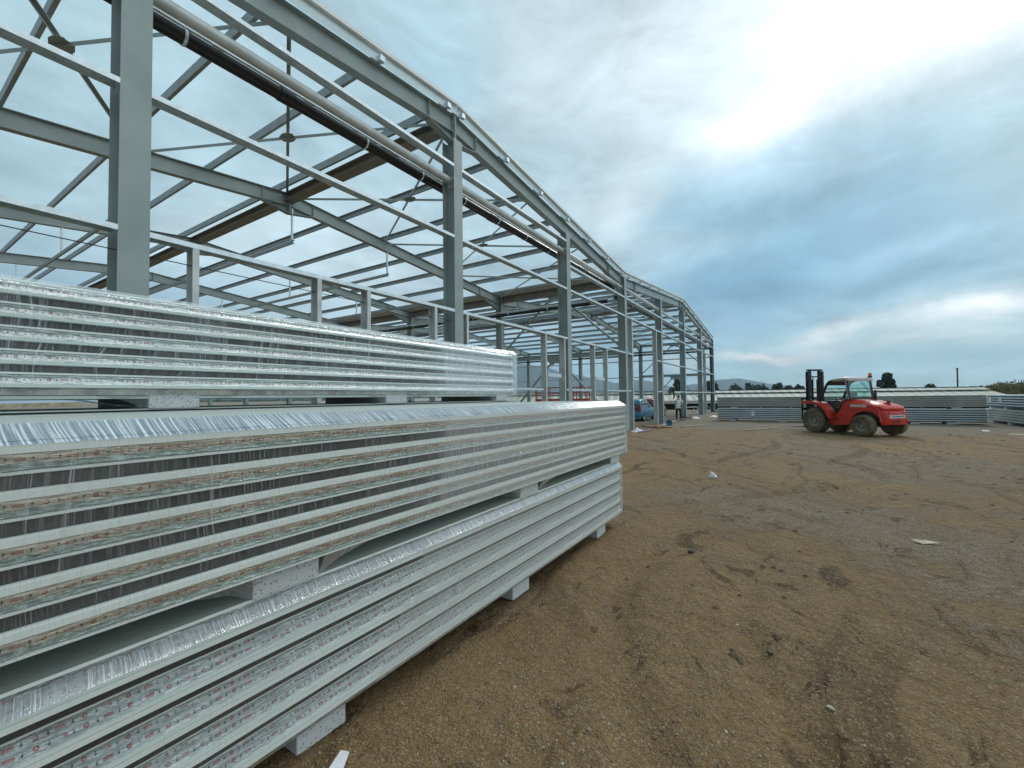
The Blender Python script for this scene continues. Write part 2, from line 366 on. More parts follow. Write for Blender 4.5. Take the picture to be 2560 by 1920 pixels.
# ------------------------------------------------------------------ mesh builder
class MB:
    def __init__(s): s.v = []; s.f = []; s.mi = []; s.uv = {}
    def add(s, vs, fs, mi=0, uvs=None):
        o = len(s.v); s.v += [tuple(p) for p in vs]
        for k, f in enumerate(fs):
            if uvs is not None: s.uv[len(s.f)] = uvs[k]
            s.f.append(tuple(i+o for i in f)); s.mi.append(mi)
    def box(s, c, d, rz=0, mi=0, taper=1.0):
        vs = []
        for sz in (-1, 1):
            t = taper if sz > 0 else 1
            for sx, sy in ((-1, -1), (1, -1), (1, 1), (-1, 1)):
                x, y = sx*d[0]/2*t, sy*d[1]/2*t
                vs.append((c[0]+x*cos(rz)-y*sin(rz), c[1]+x*sin(rz)+y*cos(rz), c[2]+sz*d[2]/2))
        s.add(vs, [(3, 2, 1, 0), (4, 5, 6, 7), (0, 1, 5, 4), (1, 2, 6, 5), (2, 3, 7, 6), (3, 0, 4, 7)], mi)
    def sweep(s, prof, p0, p1, up=(0, 0, 1), mi=0, closed=True):
        """extrude closed profile polygon (list of (a,b), a along side, b along up) from p0 to p1"""
        p0 = Vector(p0); p1 = Vector(p1); t = (p1-p0).normalized(); upv = Vector(up)
        if abs(t.dot(upv.normalized())) > .98: upv = Vector((1, 0, 0)) if abs(t.x) < .9 else Vector((0, 1, 0))
        side = t.cross(upv).normalized(); upv = side.cross(t).normalized()
        n = len(prof); vs = []
        for p in (p0, p1):
            for a, b in prof: vs.append(p + side*a + upv*b)
        fs = [(i, (i+1) % n, (i+1) % n + n, i+n) for i in range(n if closed else n-1)]
        if closed: fs += [tuple(range(n))[::-1], tuple(range(n, 2*n))]
        s.add(vs, fs, mi)
    def isec(s, p0, p1, h, b, tf=.014, tw=.009, up=(0, 0, 1), mi=0):
        B, H, w = b/2, h/2, tw/2
        s.sweep([(-B, -H), (B, -H), (B, -H+tf), (w, -H+tf), (w, H-tf), (B, H-tf), (B, H), (-B, H), (-B, H-tf), (-w, H-tf), (-w, -H+tf), (-B, -H+tf)], p0, p1, up, mi)
    def csec(s, p0, p1, h, b, t=.005, lip=.015, up=(0, 0, 1), flip=1, mi=0):
        H = h/2; k = flip
        s.sweep([(0, -H), (k*b, -H), (k*b, -H+lip), (k*(b-t), -H+lip), (k*(b-t), -H+t), (k*t, -H+t), (k*t, H-t), (k*(b-t), H-t), (k*(b-t), H-lip), (k*b, H-lip), (k*b, H), (0, H)], p0, p1, up, mi)
    def bar(s, p0, p1, w=.03, h=None, up=(0, 0, 1), mi=0):
        h = h or w
        s.sweep([(-w/2, -h/2), (w/2, -h/2), (w/2, h/2), (-w/2, h/2)], p0, p1, up, mi)
    def tube(s, p0, p1, r, n=12, mi=0, r2=None):
        p0 = Vector(p0); p1 = Vector(p1); t = (p1-p0).normalized()
        a = t.orthogonal().normalized(); b = t.cross(a); r2 = r if r2 is None else r2
        vs = [p + (a*cos(2*pi*i/n) + b*sin(2*pi*i/n))*rr for p, rr in ((p0, r), (p1, r2)) for i in range(n)]
        fs = [(i, (i+1) % n, (i+1) % n+n, i+n) for i in range(n)] + [tuple(range(n))[::-1], tuple(range(n, 2*n))]
        s.add(vs, fs, mi)
    def path(s, pts, r, n=8, mi=0):
        for a, b in zip(pts[:-1], pts[1:]): s.tube(a, b, r, n, mi)
    def torus_profile(s, prof, c, axis, n=40, mi=0, mod=None):
        """lathe closed (r,a) profile around axis through c"""
        ax = Vector(axis).normalized(); a = ax.orthogonal().normalized(); b = ax.cross(a); c = Vector(c); k = len(prof)
        vs = []
        for i in range(n):
            th = 2*pi*i/n
            for j, (r, q) in enumerate(prof):
                rr = r + (mod(i, j) if mod else 0)
                vs.append(c + (a*cos(th)+b*sin(th))*rr + ax*q)
        fs = [(i*k+j, ((i+1) % n)*k+j, ((i+1) % n)*k+(j+1) % k, i*k+(j+1) % k) for i in range(n) for j in range(k)]
        s.add(vs, fs, mi)
    def prism(s, poly, y0, y1, mi=0):
        """side outline in x,z extruded along y"""
        n = len(poly); vs = [(p[0], y0, p[1]) for p in poly] + [(p[0], y1, p[1]) for p in poly]
        s.add(vs, [(i, (i+1) % n, (i+1) % n+n, i+n) for i in range(n)] + [tuple(range(n))[::-1], tuple(range(n, 2*n))], mi)
    def loft(s, secs, mi=0, cap=True):
        n = len(secs[0]); vs = [p for q in secs for p in q]
        fs = [(k*n+i, k*n+(i+1) % n, (k+1)*n+(i+1) % n, (k+1)*n+i) for k in range(len(secs)-1) for i in range(n)]
        if cap: fs += [tuple(range(n))[::-1], tuple(range((len(secs)-1)*n, len(secs)*n))]
        s.add(vs, fs, mi)
    def build(s, name, mat, parent=None, smooth=False, bevel=0, recalc=True):
        me = bpy.data.meshes.new(name); me.from_pydata(s.v, [], s.f)
        mats = mat if isinstance(mat, (list, tuple)) else [mat]
        for q in mats: me.materials.append(M[q] if isinstance(q, str) else q)
        me.polygons.foreach_set('material_index', s.mi)
        if s.uv:
            ul = me.uv_layers.new(name='UVMap')
            for p in me.polygons:
                if p.index in s.uv:
                    for li, q in zip(p.loop_indices, s.uv[p.index]): ul.data[li].uv = q
        if recalc:
            bm = bmesh.new(); bm.from_mesh(me); bmesh.ops.recalc_face_normals(bm, faces=bm.faces)
            if bevel: bmesh.ops.bevel(bm, geom=[e for e in bm.edges if e.is_manifold and e.calc_face_angle(0) > .5], offset=bevel, segments=2, affect='EDGES', profile=.6, clamp_overlap=True)
            bm.to_mesh(me); bm.free()
        if smooth:
            me.polygons.foreach_set('use_smooth', [True]*len(me.polygons))
            if smooth != 'all': me.set_sharp_from_angle(angle=R_(38))
        me.update()
        o = bpy.data.objects.new(name, me); COL.objects.link(o)
        if parent: o.parent = parent
        return o
def tag(o, label=None, cat=None, group=None, kind=None):
    if label: o['label'] = label
    if cat: o['category'] = cat
    if group: o['group'] = group
    if kind: o['kind'] = kind
    return o
def empty(name, loc=(0, 0, 0), rz=0, label=None, cat=None, group=None):
    o = bpy.data.objects.new(name, None); COL.objects.link(o); o.location = loc; o.rotation_euler = (0, 0, rz); o.empty_display_size = .2
    return tag(o, label, cat, group)
def kids(o): return [c for c in bpy.data.objects if c.parent == o]
def copy_tree(o, parent=None):
    c = o.copy(); COL.objects.link(c)
    if parent: c.parent = parent
    for k in kids(o): copy_tree(k, c)
    return c

# ================================================================== GROUND
def grid_axis(lo, hi, n0, s0, n1, s1, far):
    a = list(np.arange(n0, n1, s0)); 
    v = n1
    st = s0
    while v < far: a.append(v); st = min(st*s1, far*.2); v += st
    v = n0; st = s0; b = []
    while v > -far: st = min(st*s1, far*.2); v -= st; b.append(v)
    return np.array(b[::-1]+a)
gxs = grid_axis(0, 0, -.5, .075, 12, 1.06, 6000); gys = grid_axis(0, 0, -6, .075, 2.6, 1.06, 6000)
GX, GY = np.meshgrid(gxs, gys, indexing='ij')
def relief(x, y):
    if abs(x) > 45 or abs(y) > 30: return 0
    z = (mn.noise(Vector((x*.55, y*.55, 0))))*.040 + mn.fractal(Vector((x*2.0, y*2.6, 3)), .7, 2.1, 5)*.018
    w_ = mn.noise(Vector((x*.13, y*.13, 9)))*4
    t = mn.noise(Vector((x*.12, (y+w_)*2.2, 7)))
    z -= max(0, t-.2)*.12
    if x > 20: z *= .4
    fade = min(1, max(0, (45-abs(x))/10), max(0, (30-abs(y))/10))
    return z*fade
GZ = np.array([[relief(float(a), float(b)) for b in gys] for a in gxs])
def gmesh():
    nx, ny = len(gxs), len(gys)
    vs = np.stack([GX, GY, GZ], -1).reshape(-1, 3)
    idx = np.arange(nx*ny).reshape(nx, ny)
    f = np.stack([idx[:-1, :-1], idx[1:, :-1], idx[1:, 1:], idx[:-1, 1:]], -1).reshape(-1, 4)
    me = bpy.data.meshes.new('ground'); me.from_pydata(vs.tolist(), [], f.tolist()); me.materials.append(M['ground'])
    me.polygons.foreach_set('use_smooth', [True]*len(me.polygons)); me.update()
    o = bpy.data.objects.new('ground', me); COL.objects.link(o); tag(o, kind='structure'); return o
ground = gmesh()

# loose stones lying on the yard (nobody could count them)
def stones():
    base = [(1, 0, 0), (-.9, .1, 0), (.1, .8, 0), (0, -.9, .05), (.1, .1, .55), (-.1, 0, -.4)]
    fs = [(4, 0, 2), (4, 2, 1), (4, 1, 3), (4, 3, 0), (5, 2, 0), (5, 1, 2), (5, 3, 1), (5, 0, 3)]
    V_, F_, MI = [], [], []
    n = 0
    while n < 42000:
        d = rng.uniform(1.2, 3.9)**2 if rng.random() < .75 else rng.uniform(1.5, 22); a = R_(rng.uniform(-20, 62)); x, y = d*cos(a), d*sin(a)
        if y > 1.95: continue
        g = mn.noise(Vector((x*.45, y*.45, 2.0))) + .5*mn.noise(Vector((x*1.4, y*1.4, 6)))
        if g < rng.uniform(-.6, .35): continue
        s = rng.lognormal(-5.65, .5); s = min(s, .02)
        z = relief(x, y)
        th = rng.uniform(0, 6.28); k = rng.uniform(.6, 1.1, 3)
        o = len(V_)
        for b in base:
            bx, by, bz = b[0]*k[0]*s, b[1]*k[1]*s, b[2]*k[2]*s
            V_.append((x+bx*cos(th)-by*sin(th), y+bx*sin(th)+by*cos(th), z+bz+s*.1))
        c = int(rng.choice(3, p=[.55, .33, .12]))
        for f in fs: F_.append(tuple(i+o for i in f)); MI.append(c)
        n += 1
    me = bpy.data.meshes.new('loose_gravel'); me.from_pydata(V_, [], F_)
    for nm, c in (('brown_stone', (.17, .13, .085)), ('grey_stone', (.23, .21, .18)), ('pale_stone', (.42, .38, .31))):
        me.materials.append(simple(nm, c, .85, 0, .35, 30))
    me.polygons.foreach_set('material_index', MI); me.update()
    o = bpy.data.objects.new('loose_gravel', me); COL.objects.link(o)
    tag(o, 'loose brown and grey gravel stones scattered over the muddy yard', 'gravel', kind='stuff')
stones()
def stone_thing(x, y, s, mat, label, flat=.5, seed=0, name='stone', cat='stone'):
    bm = bmesh.new(); bmesh.ops.create_icosphere(bm, subdivisions=2, radius=1)
    for v in bm.verts:
        k = 1 + .35*mn.noise(v.co*1.3 + Vector((seed*3.1, 0, 0))); v.co = Vector((v.co.x*s*k, v.co.y*s*.7*k, v.co.z*s*flat*k))
    me = bpy.data.meshes.new(name); bm.to_mesh(me); bm.free(); me.materials.append(M[mat])
    o = bpy.data.objects.new(name, me); COL.objects.link(o); o.location = (x, y, relief(x, y)+s*flat*.5); o.rotation_euler = (0, 0, seed)
    tag(o, label, cat)

# ================================================================== HILLS
def hills():
    prof = [(75, 70), (60, 90), (48, 95), (40, 92), (32.4, 86), (29.2, 80), (26.6, 64), (22.5, 46), (19.5, 34), (17.0, 40), (15.3, 36), (12.7, 23), (9.1, 27), (7.8, 36), (5.3, 38), (4.0, 34), (2.0, 22), (0, 16), (-2, 13), (-7.3, 6), (-17, 4), (-40, 6)]
    A = np.array(prof)[::-1]
    mb = MB(); D0 = 3200; nr = 8
    azs = np.arange(-40, 75, .35); rows = []
    for a in azs:
        h = np.interp(a, A[:, 0], A[:, 1])/1087*D0 + 2.5*mn.fractal(Vector((a*.35, 0, 0)), .9, 2, 5)*4
        row = []
        for j in range(nr+1):
            t = j/nr; d = D0 - 900*(1-t); z = max(0, h)*(t**1.3) + (mn.noise(Vector((a*.6, t*5, 1)))*8*t*(1-t))
            row.append((d*cos(R_(a)), d*sin(R_(a)), z-2))
        row.append(((D0+900)*cos(R_(a)), (D0+900)*sin(R_(a)), -2)); rows.append(row)
    n = nr+2; vs = [p for r in rows for p in r]
    mb.add(vs, [(k*n+i, (k+1)*n+i, (k+1)*n+i+1, k*n+i+1) for k in range(len(rows)-1) for i in range(n-1)])
    o = mb.build('hills', 'hill', smooth='all'); tag(o, kind='structure')
hills()

# ================================================================== STEEL FRAME BUILDING
FR = empty('warehouse_frame', (20, 20, 0), 0, 'unclad grey-green steel portal frame of a warehouse under construction', 'building frame')
FI = Matrix.Translation((-20, -20, 0))
def fpart(mb, name, mat, parent=None, **k):
    o = mb.build(name, mat, None, **k)
    o.parent = parent or FR
    if parent is None: o.matrix_parent_inverse = FI
    return o
UC = [-10.4, -4.3, 1.87, 7.88, 13.9, 20.12, 26.8, 33.4, 40.3, 46.95]
def zr(u):                                              # top of rafter
    if u < 7.88: return 8.42 - (7.88-u)*.097
    if u < 20.12: return 8.42 - (u-7.88)*.0925
    if u < 33.4: return 7.29 + (u-20.12)*.088
    return 8.46 - (u-33.4)*.094
VF = [6.73 + 7.04*k for k in range(8)]
RH = .42
def column(u, v, top, b=.30, d=.36, label=None):
    mb = MB(); mb.isec((u, v, 0.02), (u, v, top), d, b, .016, .010, up=(0, 1, 0))
    o = fpart(mb, 'column', 'paint')
    mb = MB(); mb.box((u, v, .03), (.46, .50, .03))
    fpart(mb, 'base_plate', 'paint_dark', o)
    return o
bolt_z = {}
for i, u in enumerate(UC[1:], 1):
    ridge = u in (7.88, 33.4)
    top = zr(u) - RH - .22 if ridge else (zr(u)-RH if u not in (20.12, 46.95, -4.3) else zr(u)-.02)
    if i <= 0: continue
    c = column(u, VF[0], top)
    if 5 < u < 16:       # bolt holes in the front flange near the top
        for zz in [top-.55-.085*k for k in range(5)]+[top-1.15-.085*k for k in range(4)]:
            for sx in (-.065, .065):
                mb = MB(); mb.tube((u+sx, VF[0]-.183, zz), (u+sx, VF[0]-.178, zz), .011, 8); fpart(mb, 'bolt_hole', 'black', c)
    if 0 < u < 5:
        mb = MB(); mb.tube((u+.07, VF[0]-.183, 6.72), (u+.07, VF[0]-.178, 6.70), .014, 8); fpart(mb, 'bolt_hole', 'black', c)
for v in VF[1:]:
    for u in (20.12, 46.95): column(u, v, zr(u)-.02)
def rafter(v, segs):
    mb = MB()
    def rz(u): return zr(u) - RH/2
    for a, b in segs:
        sl = (rz(b)-rz(a))/(b-a)
        mb.isec((a, v, rz(a)), (b, v, rz(b)), RH, .19, .014, .010, up=(0, 0, 1))
    o = fpart(mb, 'rafter', 'paint')
    for a, b in segs:                                   # haunches and stiffeners at each end of a segment
        for e, other in ((a, b), (b, a)):
            s = 1 if other > e else -1
            L = .85 if e in (7.88, 33.4) else 1.9
            H = .24 if e in (7.88, 33.4) else .42
            if e < -8: continue
            e0 = e + s*.02
            z0 = zr(e0)-RH; z1 = zr(e+s*L)-RH
            mb = MB()
            mb.sweep([(-.005, 0), (.005, 0), (.005, .001), (-.005, .001)], (e0, v, z0), (e0+s*.001, v, z0))
            tri = [(e0, z0+.004), (e+s*L, z1+.004), (e0, z0-H)]
            n = 3; vs = [(p[0], v-.005, p[1]) for p in tri]+[(p[0], v+.005, p[1]) for p in tri]
            mb.add(vs, [(0, 1, 2), (5, 4, 3), (0, 3, 4, 1), (1, 4, 5, 2), (2, 5, 3, 0)])
            mb.bar((e0, v, z0-H), (e+s*L, v, z1-.006), .18, .014)
            fpart(mb, 'haunch', 'paint', o)
            for uu in ((e+s*L), e+s*.012):
                zt = zr(uu)-.016; zb = zr(uu)-RH+.014 - (H if uu == e+s*.012 else 0)
                mb = MB(); mb.box((uu, v, (zt+zb)/2), (.012, .178, zt-zb)); fpart(mb, 'stiffener', 'paint', o)
    return o
def end_plate(u, v):
    z1 = zr(u)+.01; z0 = zr(u)-RH-.24
    for s in (-1, 1):
        mb = MB(); mb.box((u+s*.012, v, (z0+z1)/2), (.020, .22, z1-z0)); ep = fpart(mb, 'end_plate', 'paint')
        if v == VF[0] and s == -1:
            for k in range(5):
                mb = MB(); zz = z0+.07+k*(z1-z0-.14)/4; mb.tube((u-.05, v-.075, zz), (u+.05, v-.075, zz), .013, 6); fpart(mb, 'bolt', 'galv', ep)
for v in VF:
    for uu in (7.88, 33.4): end_plate(uu, v)
for u in UC[2:-1]:
    for zz in (3.69, 5.43):
        mb = MB(); mb.box((u, VF[0]+.185, zz), (.22, .012, .16)); fpart(mb, 'cleat_plate', 'galv_matt')
for v in VF:
    rafter(v, [(-10.4, 7.88), (7.88, 20.12-(.0)), (20.12, 33.4), (33.4, 46.95)])
# purlins
span1 = [7.88-.37-1.95*k for k in range(7)] + [7.88+.15+1.95*k for k in range(7)]
span2 = [20.12+.55+1.93*k for k in range(7)] + [33.4+.22+1.93*k for k in range(7)]
VB = VF[-1]
for u in span1+span2:
    z = zr(u)+.10
    if abs(u-20.12) < .2: continue
    mb = MB(); mb.csec((u, VF[0]-.13, z), (u, VB+.3, z), .20, .065, flip=(-1 if u > 7.88 else 1), lip=.022)
    p = fpart(mb, 'purlin', 'zinc')
    mb = MB(); mb.box((u+.03, VF[0]-.18, z-.045), (.11, .08, .11))
    fpart(mb, 'cleat', 'galv', p)
# ridge beams, valley beam, eaves beam
for u, h, b in ((7.88, .24, .34), (33.4, .24, .30)):
    mb = MB(); mb.isec((u, VF[0]+.1, zr(u)-.16), (u, VB, zr(u)-.16), h, b, .012, .01); fpart(mb, 'ridge_beam', 'paint_dark')
mb = MB(); mb.isec((20.12, VF[0]+.19, 7.08), (20.12, VB, 7.08), .30, .26, .014, .01); fpart(mb, 'valley_beam', 'paint_dark')
mb = MB(); mb.isec((46.95, VF[0]+.19, 7.0), (46.95, VB, 7.0), .26, .2, .014, .01); fpart(mb, 'eaves_beam', 'paint')
mb = MB(); mb.isec((46.95, VF[0]+.19, 6.3), (46.95, VB, 6.3), .22, .18, .014, .01); fpart(mb, 'eaves_strut', 'paint')
# valley gutter, a folded trough
mb = MB(); gp = [(-.55, .18), (-.30, 0), (.30, 0), (.55, .18), (.55, .19), (.29, .012), (-.29, .012), (-.55, .19)]
mb.sweep(gp, (20.12, VF[0]-.1, 7.27), (20.12, VB, 7.27)); fpart(mb, 'valley_gutter', 'galv_matt')
# verge trim along the gable: channel standing on the rafter line
mb = MB()
pts = [(-10.4, zr(-10.4)), (7.88, zr(7.88)), (20.12, zr(20.12)), (33.4, zr(33.4)), (47.1, zr(47.1))]
for (a, za), (b, zb) in zip(pts[:-1], pts[1:]):
    sec = [(-.004, 0), (.0, 0), (.0, .20), (-.004, .20)]
    sec = [(x, z) for x, z in sec]
    mb.sweep(sec, (a, VF[0]-.135, za), (b, VF[0]-.135, zb))
fpart(mb, 'verge_plate', 'verge')
mb = MB()
for (a, za), (b, zb) in zip(pts[:-1], pts[1:]):
    mb.sweep([(-.03, .20), (.07, .20), (.07, .275), (-.03, .275)], (a, VF[0]-.135, za), (b, VF[0]-.135, zb))
fpart(mb, 'verge_cap', 'vcap')
# facade girts (flat lying channels)
YF = VF[0]-.18
def girt(u0, u1, z, name='girt', v=YF, h=.065, d=.18, mat='galv'):
    mb = MB(); mb.sweep([(0, 0), (0, h), (-d, h), (-d, 0), (-d+.005, 0), (-d+.005, h-.006), (-.006, h-.006), (-.006, 0)], (u0, v, z-h), (u1, v, z-h))
    return fpart(mb, name, mat)
def spans(z, u0, u1):
    cs = [u for u in UC if u0 < u < u1]; ed = [u0]+cs+[u1]
    for a, b in zip(ed[:-1], ed[1:]):
        girt(a+(.15 if a in UC else 0), b-(.15 if b in UC else 0), z)
spans(3.72, -9, 21.2); spans(3.72, 25.6, 41.8); spans(3.72, 42.2, 46.8)
spans(5.465, -9, 46.8); spans(7.156, -9, 13.9); spans(6.34, 13.9, 46.8)
for a, b in ((2.62, 4.3), (5.4, 7.0), (8.3, 11.95), (13.6, 15.8), (17.6, 20.7), (25.6, 46.8)):
    cs = [u for u in UC if a < u < b]; ed = [a]+cs+[b]
    for p, q in zip(ed[:-1], ed[1:]): girt(p+(.15 if p in UC else 0), q-(.15 if q in UC else 0), 1.925)
for a, b in ((12.25, 13.2), (16.25, 17.2)): girt(a, b, 2.42, 'window_lintel', YF, .12, .18)
# window and door posts
def post(u, top, name='window_post', b=.075, d=.19):
    mb = MB(); mb.csec((u, YF+d/2+.002, .02), (u, YF+d/2+.002, top), d, b, .006, .018, up=(0, 1, 0), flip=1)
    return fpart(mb, name, 'galv_matt')
for u in (2.55, 4.33, 5.33, 7.13, 8.24, 12.2, 13.55, 16.2, 17.6): post(u, 3.66)
for u in (21.1, 25.6): post(u, 5.40, 'door_post', .12, .24)
post(42.3, 5.40, 'door_post', .12, .24)
# conduit rail, black pipe with clamps, tie tube
def pipe_run(p0, p1, r, name='drain_pipe', step=1.55, up=.17, off=0):
    p0 = Vector(p0); p1 = Vector(p1); mb = MB(); mb.tube(p0, p1, r, 20); L = (p1-p0).length; t = (p1-p0)/L
    for k in range(1, int(L/6)+1): mb.tube(p0+t*(k*6-2.1), p0+t*(k*6-1.85), r*1.12, 20)
    o = fpart(mb, name, 'black_pipe', smooth=True)
    rl = MB(); rl.bar(p0+Vector((0, 0, r+.07)), p1+Vector((0, 0, r+.07)), .045); fpart(rl, 'hanging_rail', 'galv', o)
    k = .8
    while k < L:
        cm = MB(); c = p0+t*k; cm.torus_profile([(r+.003, -.02), (r+.010, -.02), (r+.010, .02), (r+.003, .02)], c, t, 20)
        cm.bar(c+Vector((0, 0, r)), c+Vector((0, 0, r+.10)), .03, .012); fpart(cm, 'pipe_clamp', 'galv', o); k += step
    return o
pipe_run((-6, 7.12, 6.80), (20.0, 7.12, 6.80), .105)
pipe_run((20.4, 7.12, 6.44), (46.4, 7.12, 6.36), .105)
pipe_run((19.72, 7.3, 6.17), (19.72, VB, 6.17), .09, step=2.4)
pipe_run((46.5, 7.3, 6.0), (46.5, VB, 6.0), .09, step=2.4)
mb = MB(); mb.tube((46.55, 6.75, 0.0), (46.55, 6.75, 6.7), .075, 14); fpart(mb, 'down_pipe', 'black_pipe', smooth=True)
ed = UC
for a, b in zip(ed[1:-1], ed[2:]):
    z = 6.81 if b < 21 else 6.84
    mb = MB(); mb.tube((a+.03, 6.73, z), (b-.03, 6.73, z), .085, 20); mb.box((a+.02, 6.73, z), (.02, .26, .26)); mb.box((b-.02, 6.73, z), (.02, .26, .26))
    fpart(mb, 'tie_tube', 'galv_matt', smooth=True)
# roof-plane bracing with gussets at the crossings (first, third bay)
def brace(a, b, s=.07, name='roof_brace', mat='paint'):
    mb = MB(); t = .008
    mb.sweep([(-s/2, s/2), (s/2, s/2), (s/2, s/2-t), (-s/2+t, s/2-t), (-s/2+t, -s/2), (-s/2, -s/2)], a, b); return fpart(mb, name, mat)
def xcell(u0, u1, v0, v1):
    z0, z1 = zr(u0)-.10, zr(u1)-.10
    if u1-u0 < 1: return
    A, B, C_, D = (u0, v0, z0), (u1, v1, z1), (u1, v0, z1), (u0, v1, z0)
    brace(A, B); brace((u1, v0, z1-.07), (u0, v1, z0-.07))
    cx, cy, cz = (u0+u1)/2, (v0+v1)/2, (z0+z1)/2-.045
    mb = MB(); r = .17
    pg = [(cx+r*cos(R_(a+22)), cy+r*1.45*sin(R_(a+22))) for a in (15, 60, 120, 165, 195, 240, 300, 345)]
    vs = [(p[0], p[1], cz) for p in pg]+[(p[0], p[1], cz+.012) for p in pg]
    mb.add(vs, [tuple(range(8)), tuple(range(8, 16))]+[(i, (i+1) % 8, (i+1) % 8+8, i+8) for i in range(8)])
    fpart(mb, 'gusset_plate', 'paint')
for (u0, u1) in ((-4.1, -.05), (-.05, 3.9), (3.9, 7.8), (7.95, 11.85), (11.85, 15.8), (15.8, 20.0), (20.3, 24.7), (24.7, 29.0), (29.0, 33.3), (33.5, 37.9), (37.9, 42.4), (42.4, 46.8)):
    xcell(u0, u1, VF[0]+.08, VF[1]-.08)
# vertical K bracing in the first bay of valley and far eaves lines
for u in (20.12, 46.95):
    v0, v1 = VF[0]+.15, VF[1]-.15; vm_ = (v0+v1)/2
    def kb(apz, ftz):
        for s, e in ((-1, v0), (1, v1)):
            mb = MB(); mb.tube((u, vm_+s*.25, apz-.16), (u, e, ftz), .055, 12); fpart(mb, 'wall_brace', 'paint', smooth=True)
        mb = MB(); vs = [(vm_-.55, apz+.02), (vm_+.55, apz+.02), (vm_+.42, apz-.22), (vm_+.22, apz-.34), (vm_+.1, apz-.24), (vm_-.1, apz-.24), (vm_-.22, apz-.34), (vm_-.42, apz-.22)]
        q = [(u-.006, a, b) for a, b in vs]+[(u+.006, a, b) for a, b in vs]
        mb.add(q, [tuple(range(8))[::-1], tuple(range(8, 16))]+[(i, (i+1) % 8, (i+1) % 8+8, i+8) for i in range(8)]); fpart(mb, 'gusset_plate', 'paint')
    kb(7.0, 4.05); kb(3.62, .2)
    mb = MB(); mb.isec((u, v0, 3.75), (u, v1, 3.75), .18, .16, .01, .008); fpart(mb, 'wall_strut', 'paint')
# far side wall girts
for z in (2.0, 3.66, 5.43):
    mb = MB(); mb.csec((47.1, VF[0], z), (47.1, VB, z), .11, .10, .005, .012); fpart(mb, 'far_girt', 'galv_matt')
# hanging service channels on rods
for u, z in ((8.0, 6.86), (12.0, 6.70), (4.0, 6.75), (15.9, 6.45)):
    v0 = VF[1]; v1 = VB
    mb = MB(); mb.csec((u, v0-.1, z), (u, v1, z), .11, .055, .005, .012); hc = fpart(mb, 'hanging_channel', 'zinc')
    for v in VF[1:]:
        mb = MB(); mb.bar((u, v-.02, z+.05), (u, v-.02, zr(u)-RH+.01), .055); fpart(mb, 'hanger_rod', 'galv', hc)
# safety cables under the girts
mb = MB(); mb.tube((-6, 6.72, 3.46), (7.8, 6.72, 3.46), .006, 6); mb.tube((-6, 6.72, 2.62), (7.8, 6.72, 2.62), .006, 6); fpart(mb, 'steel_cable', 'black')

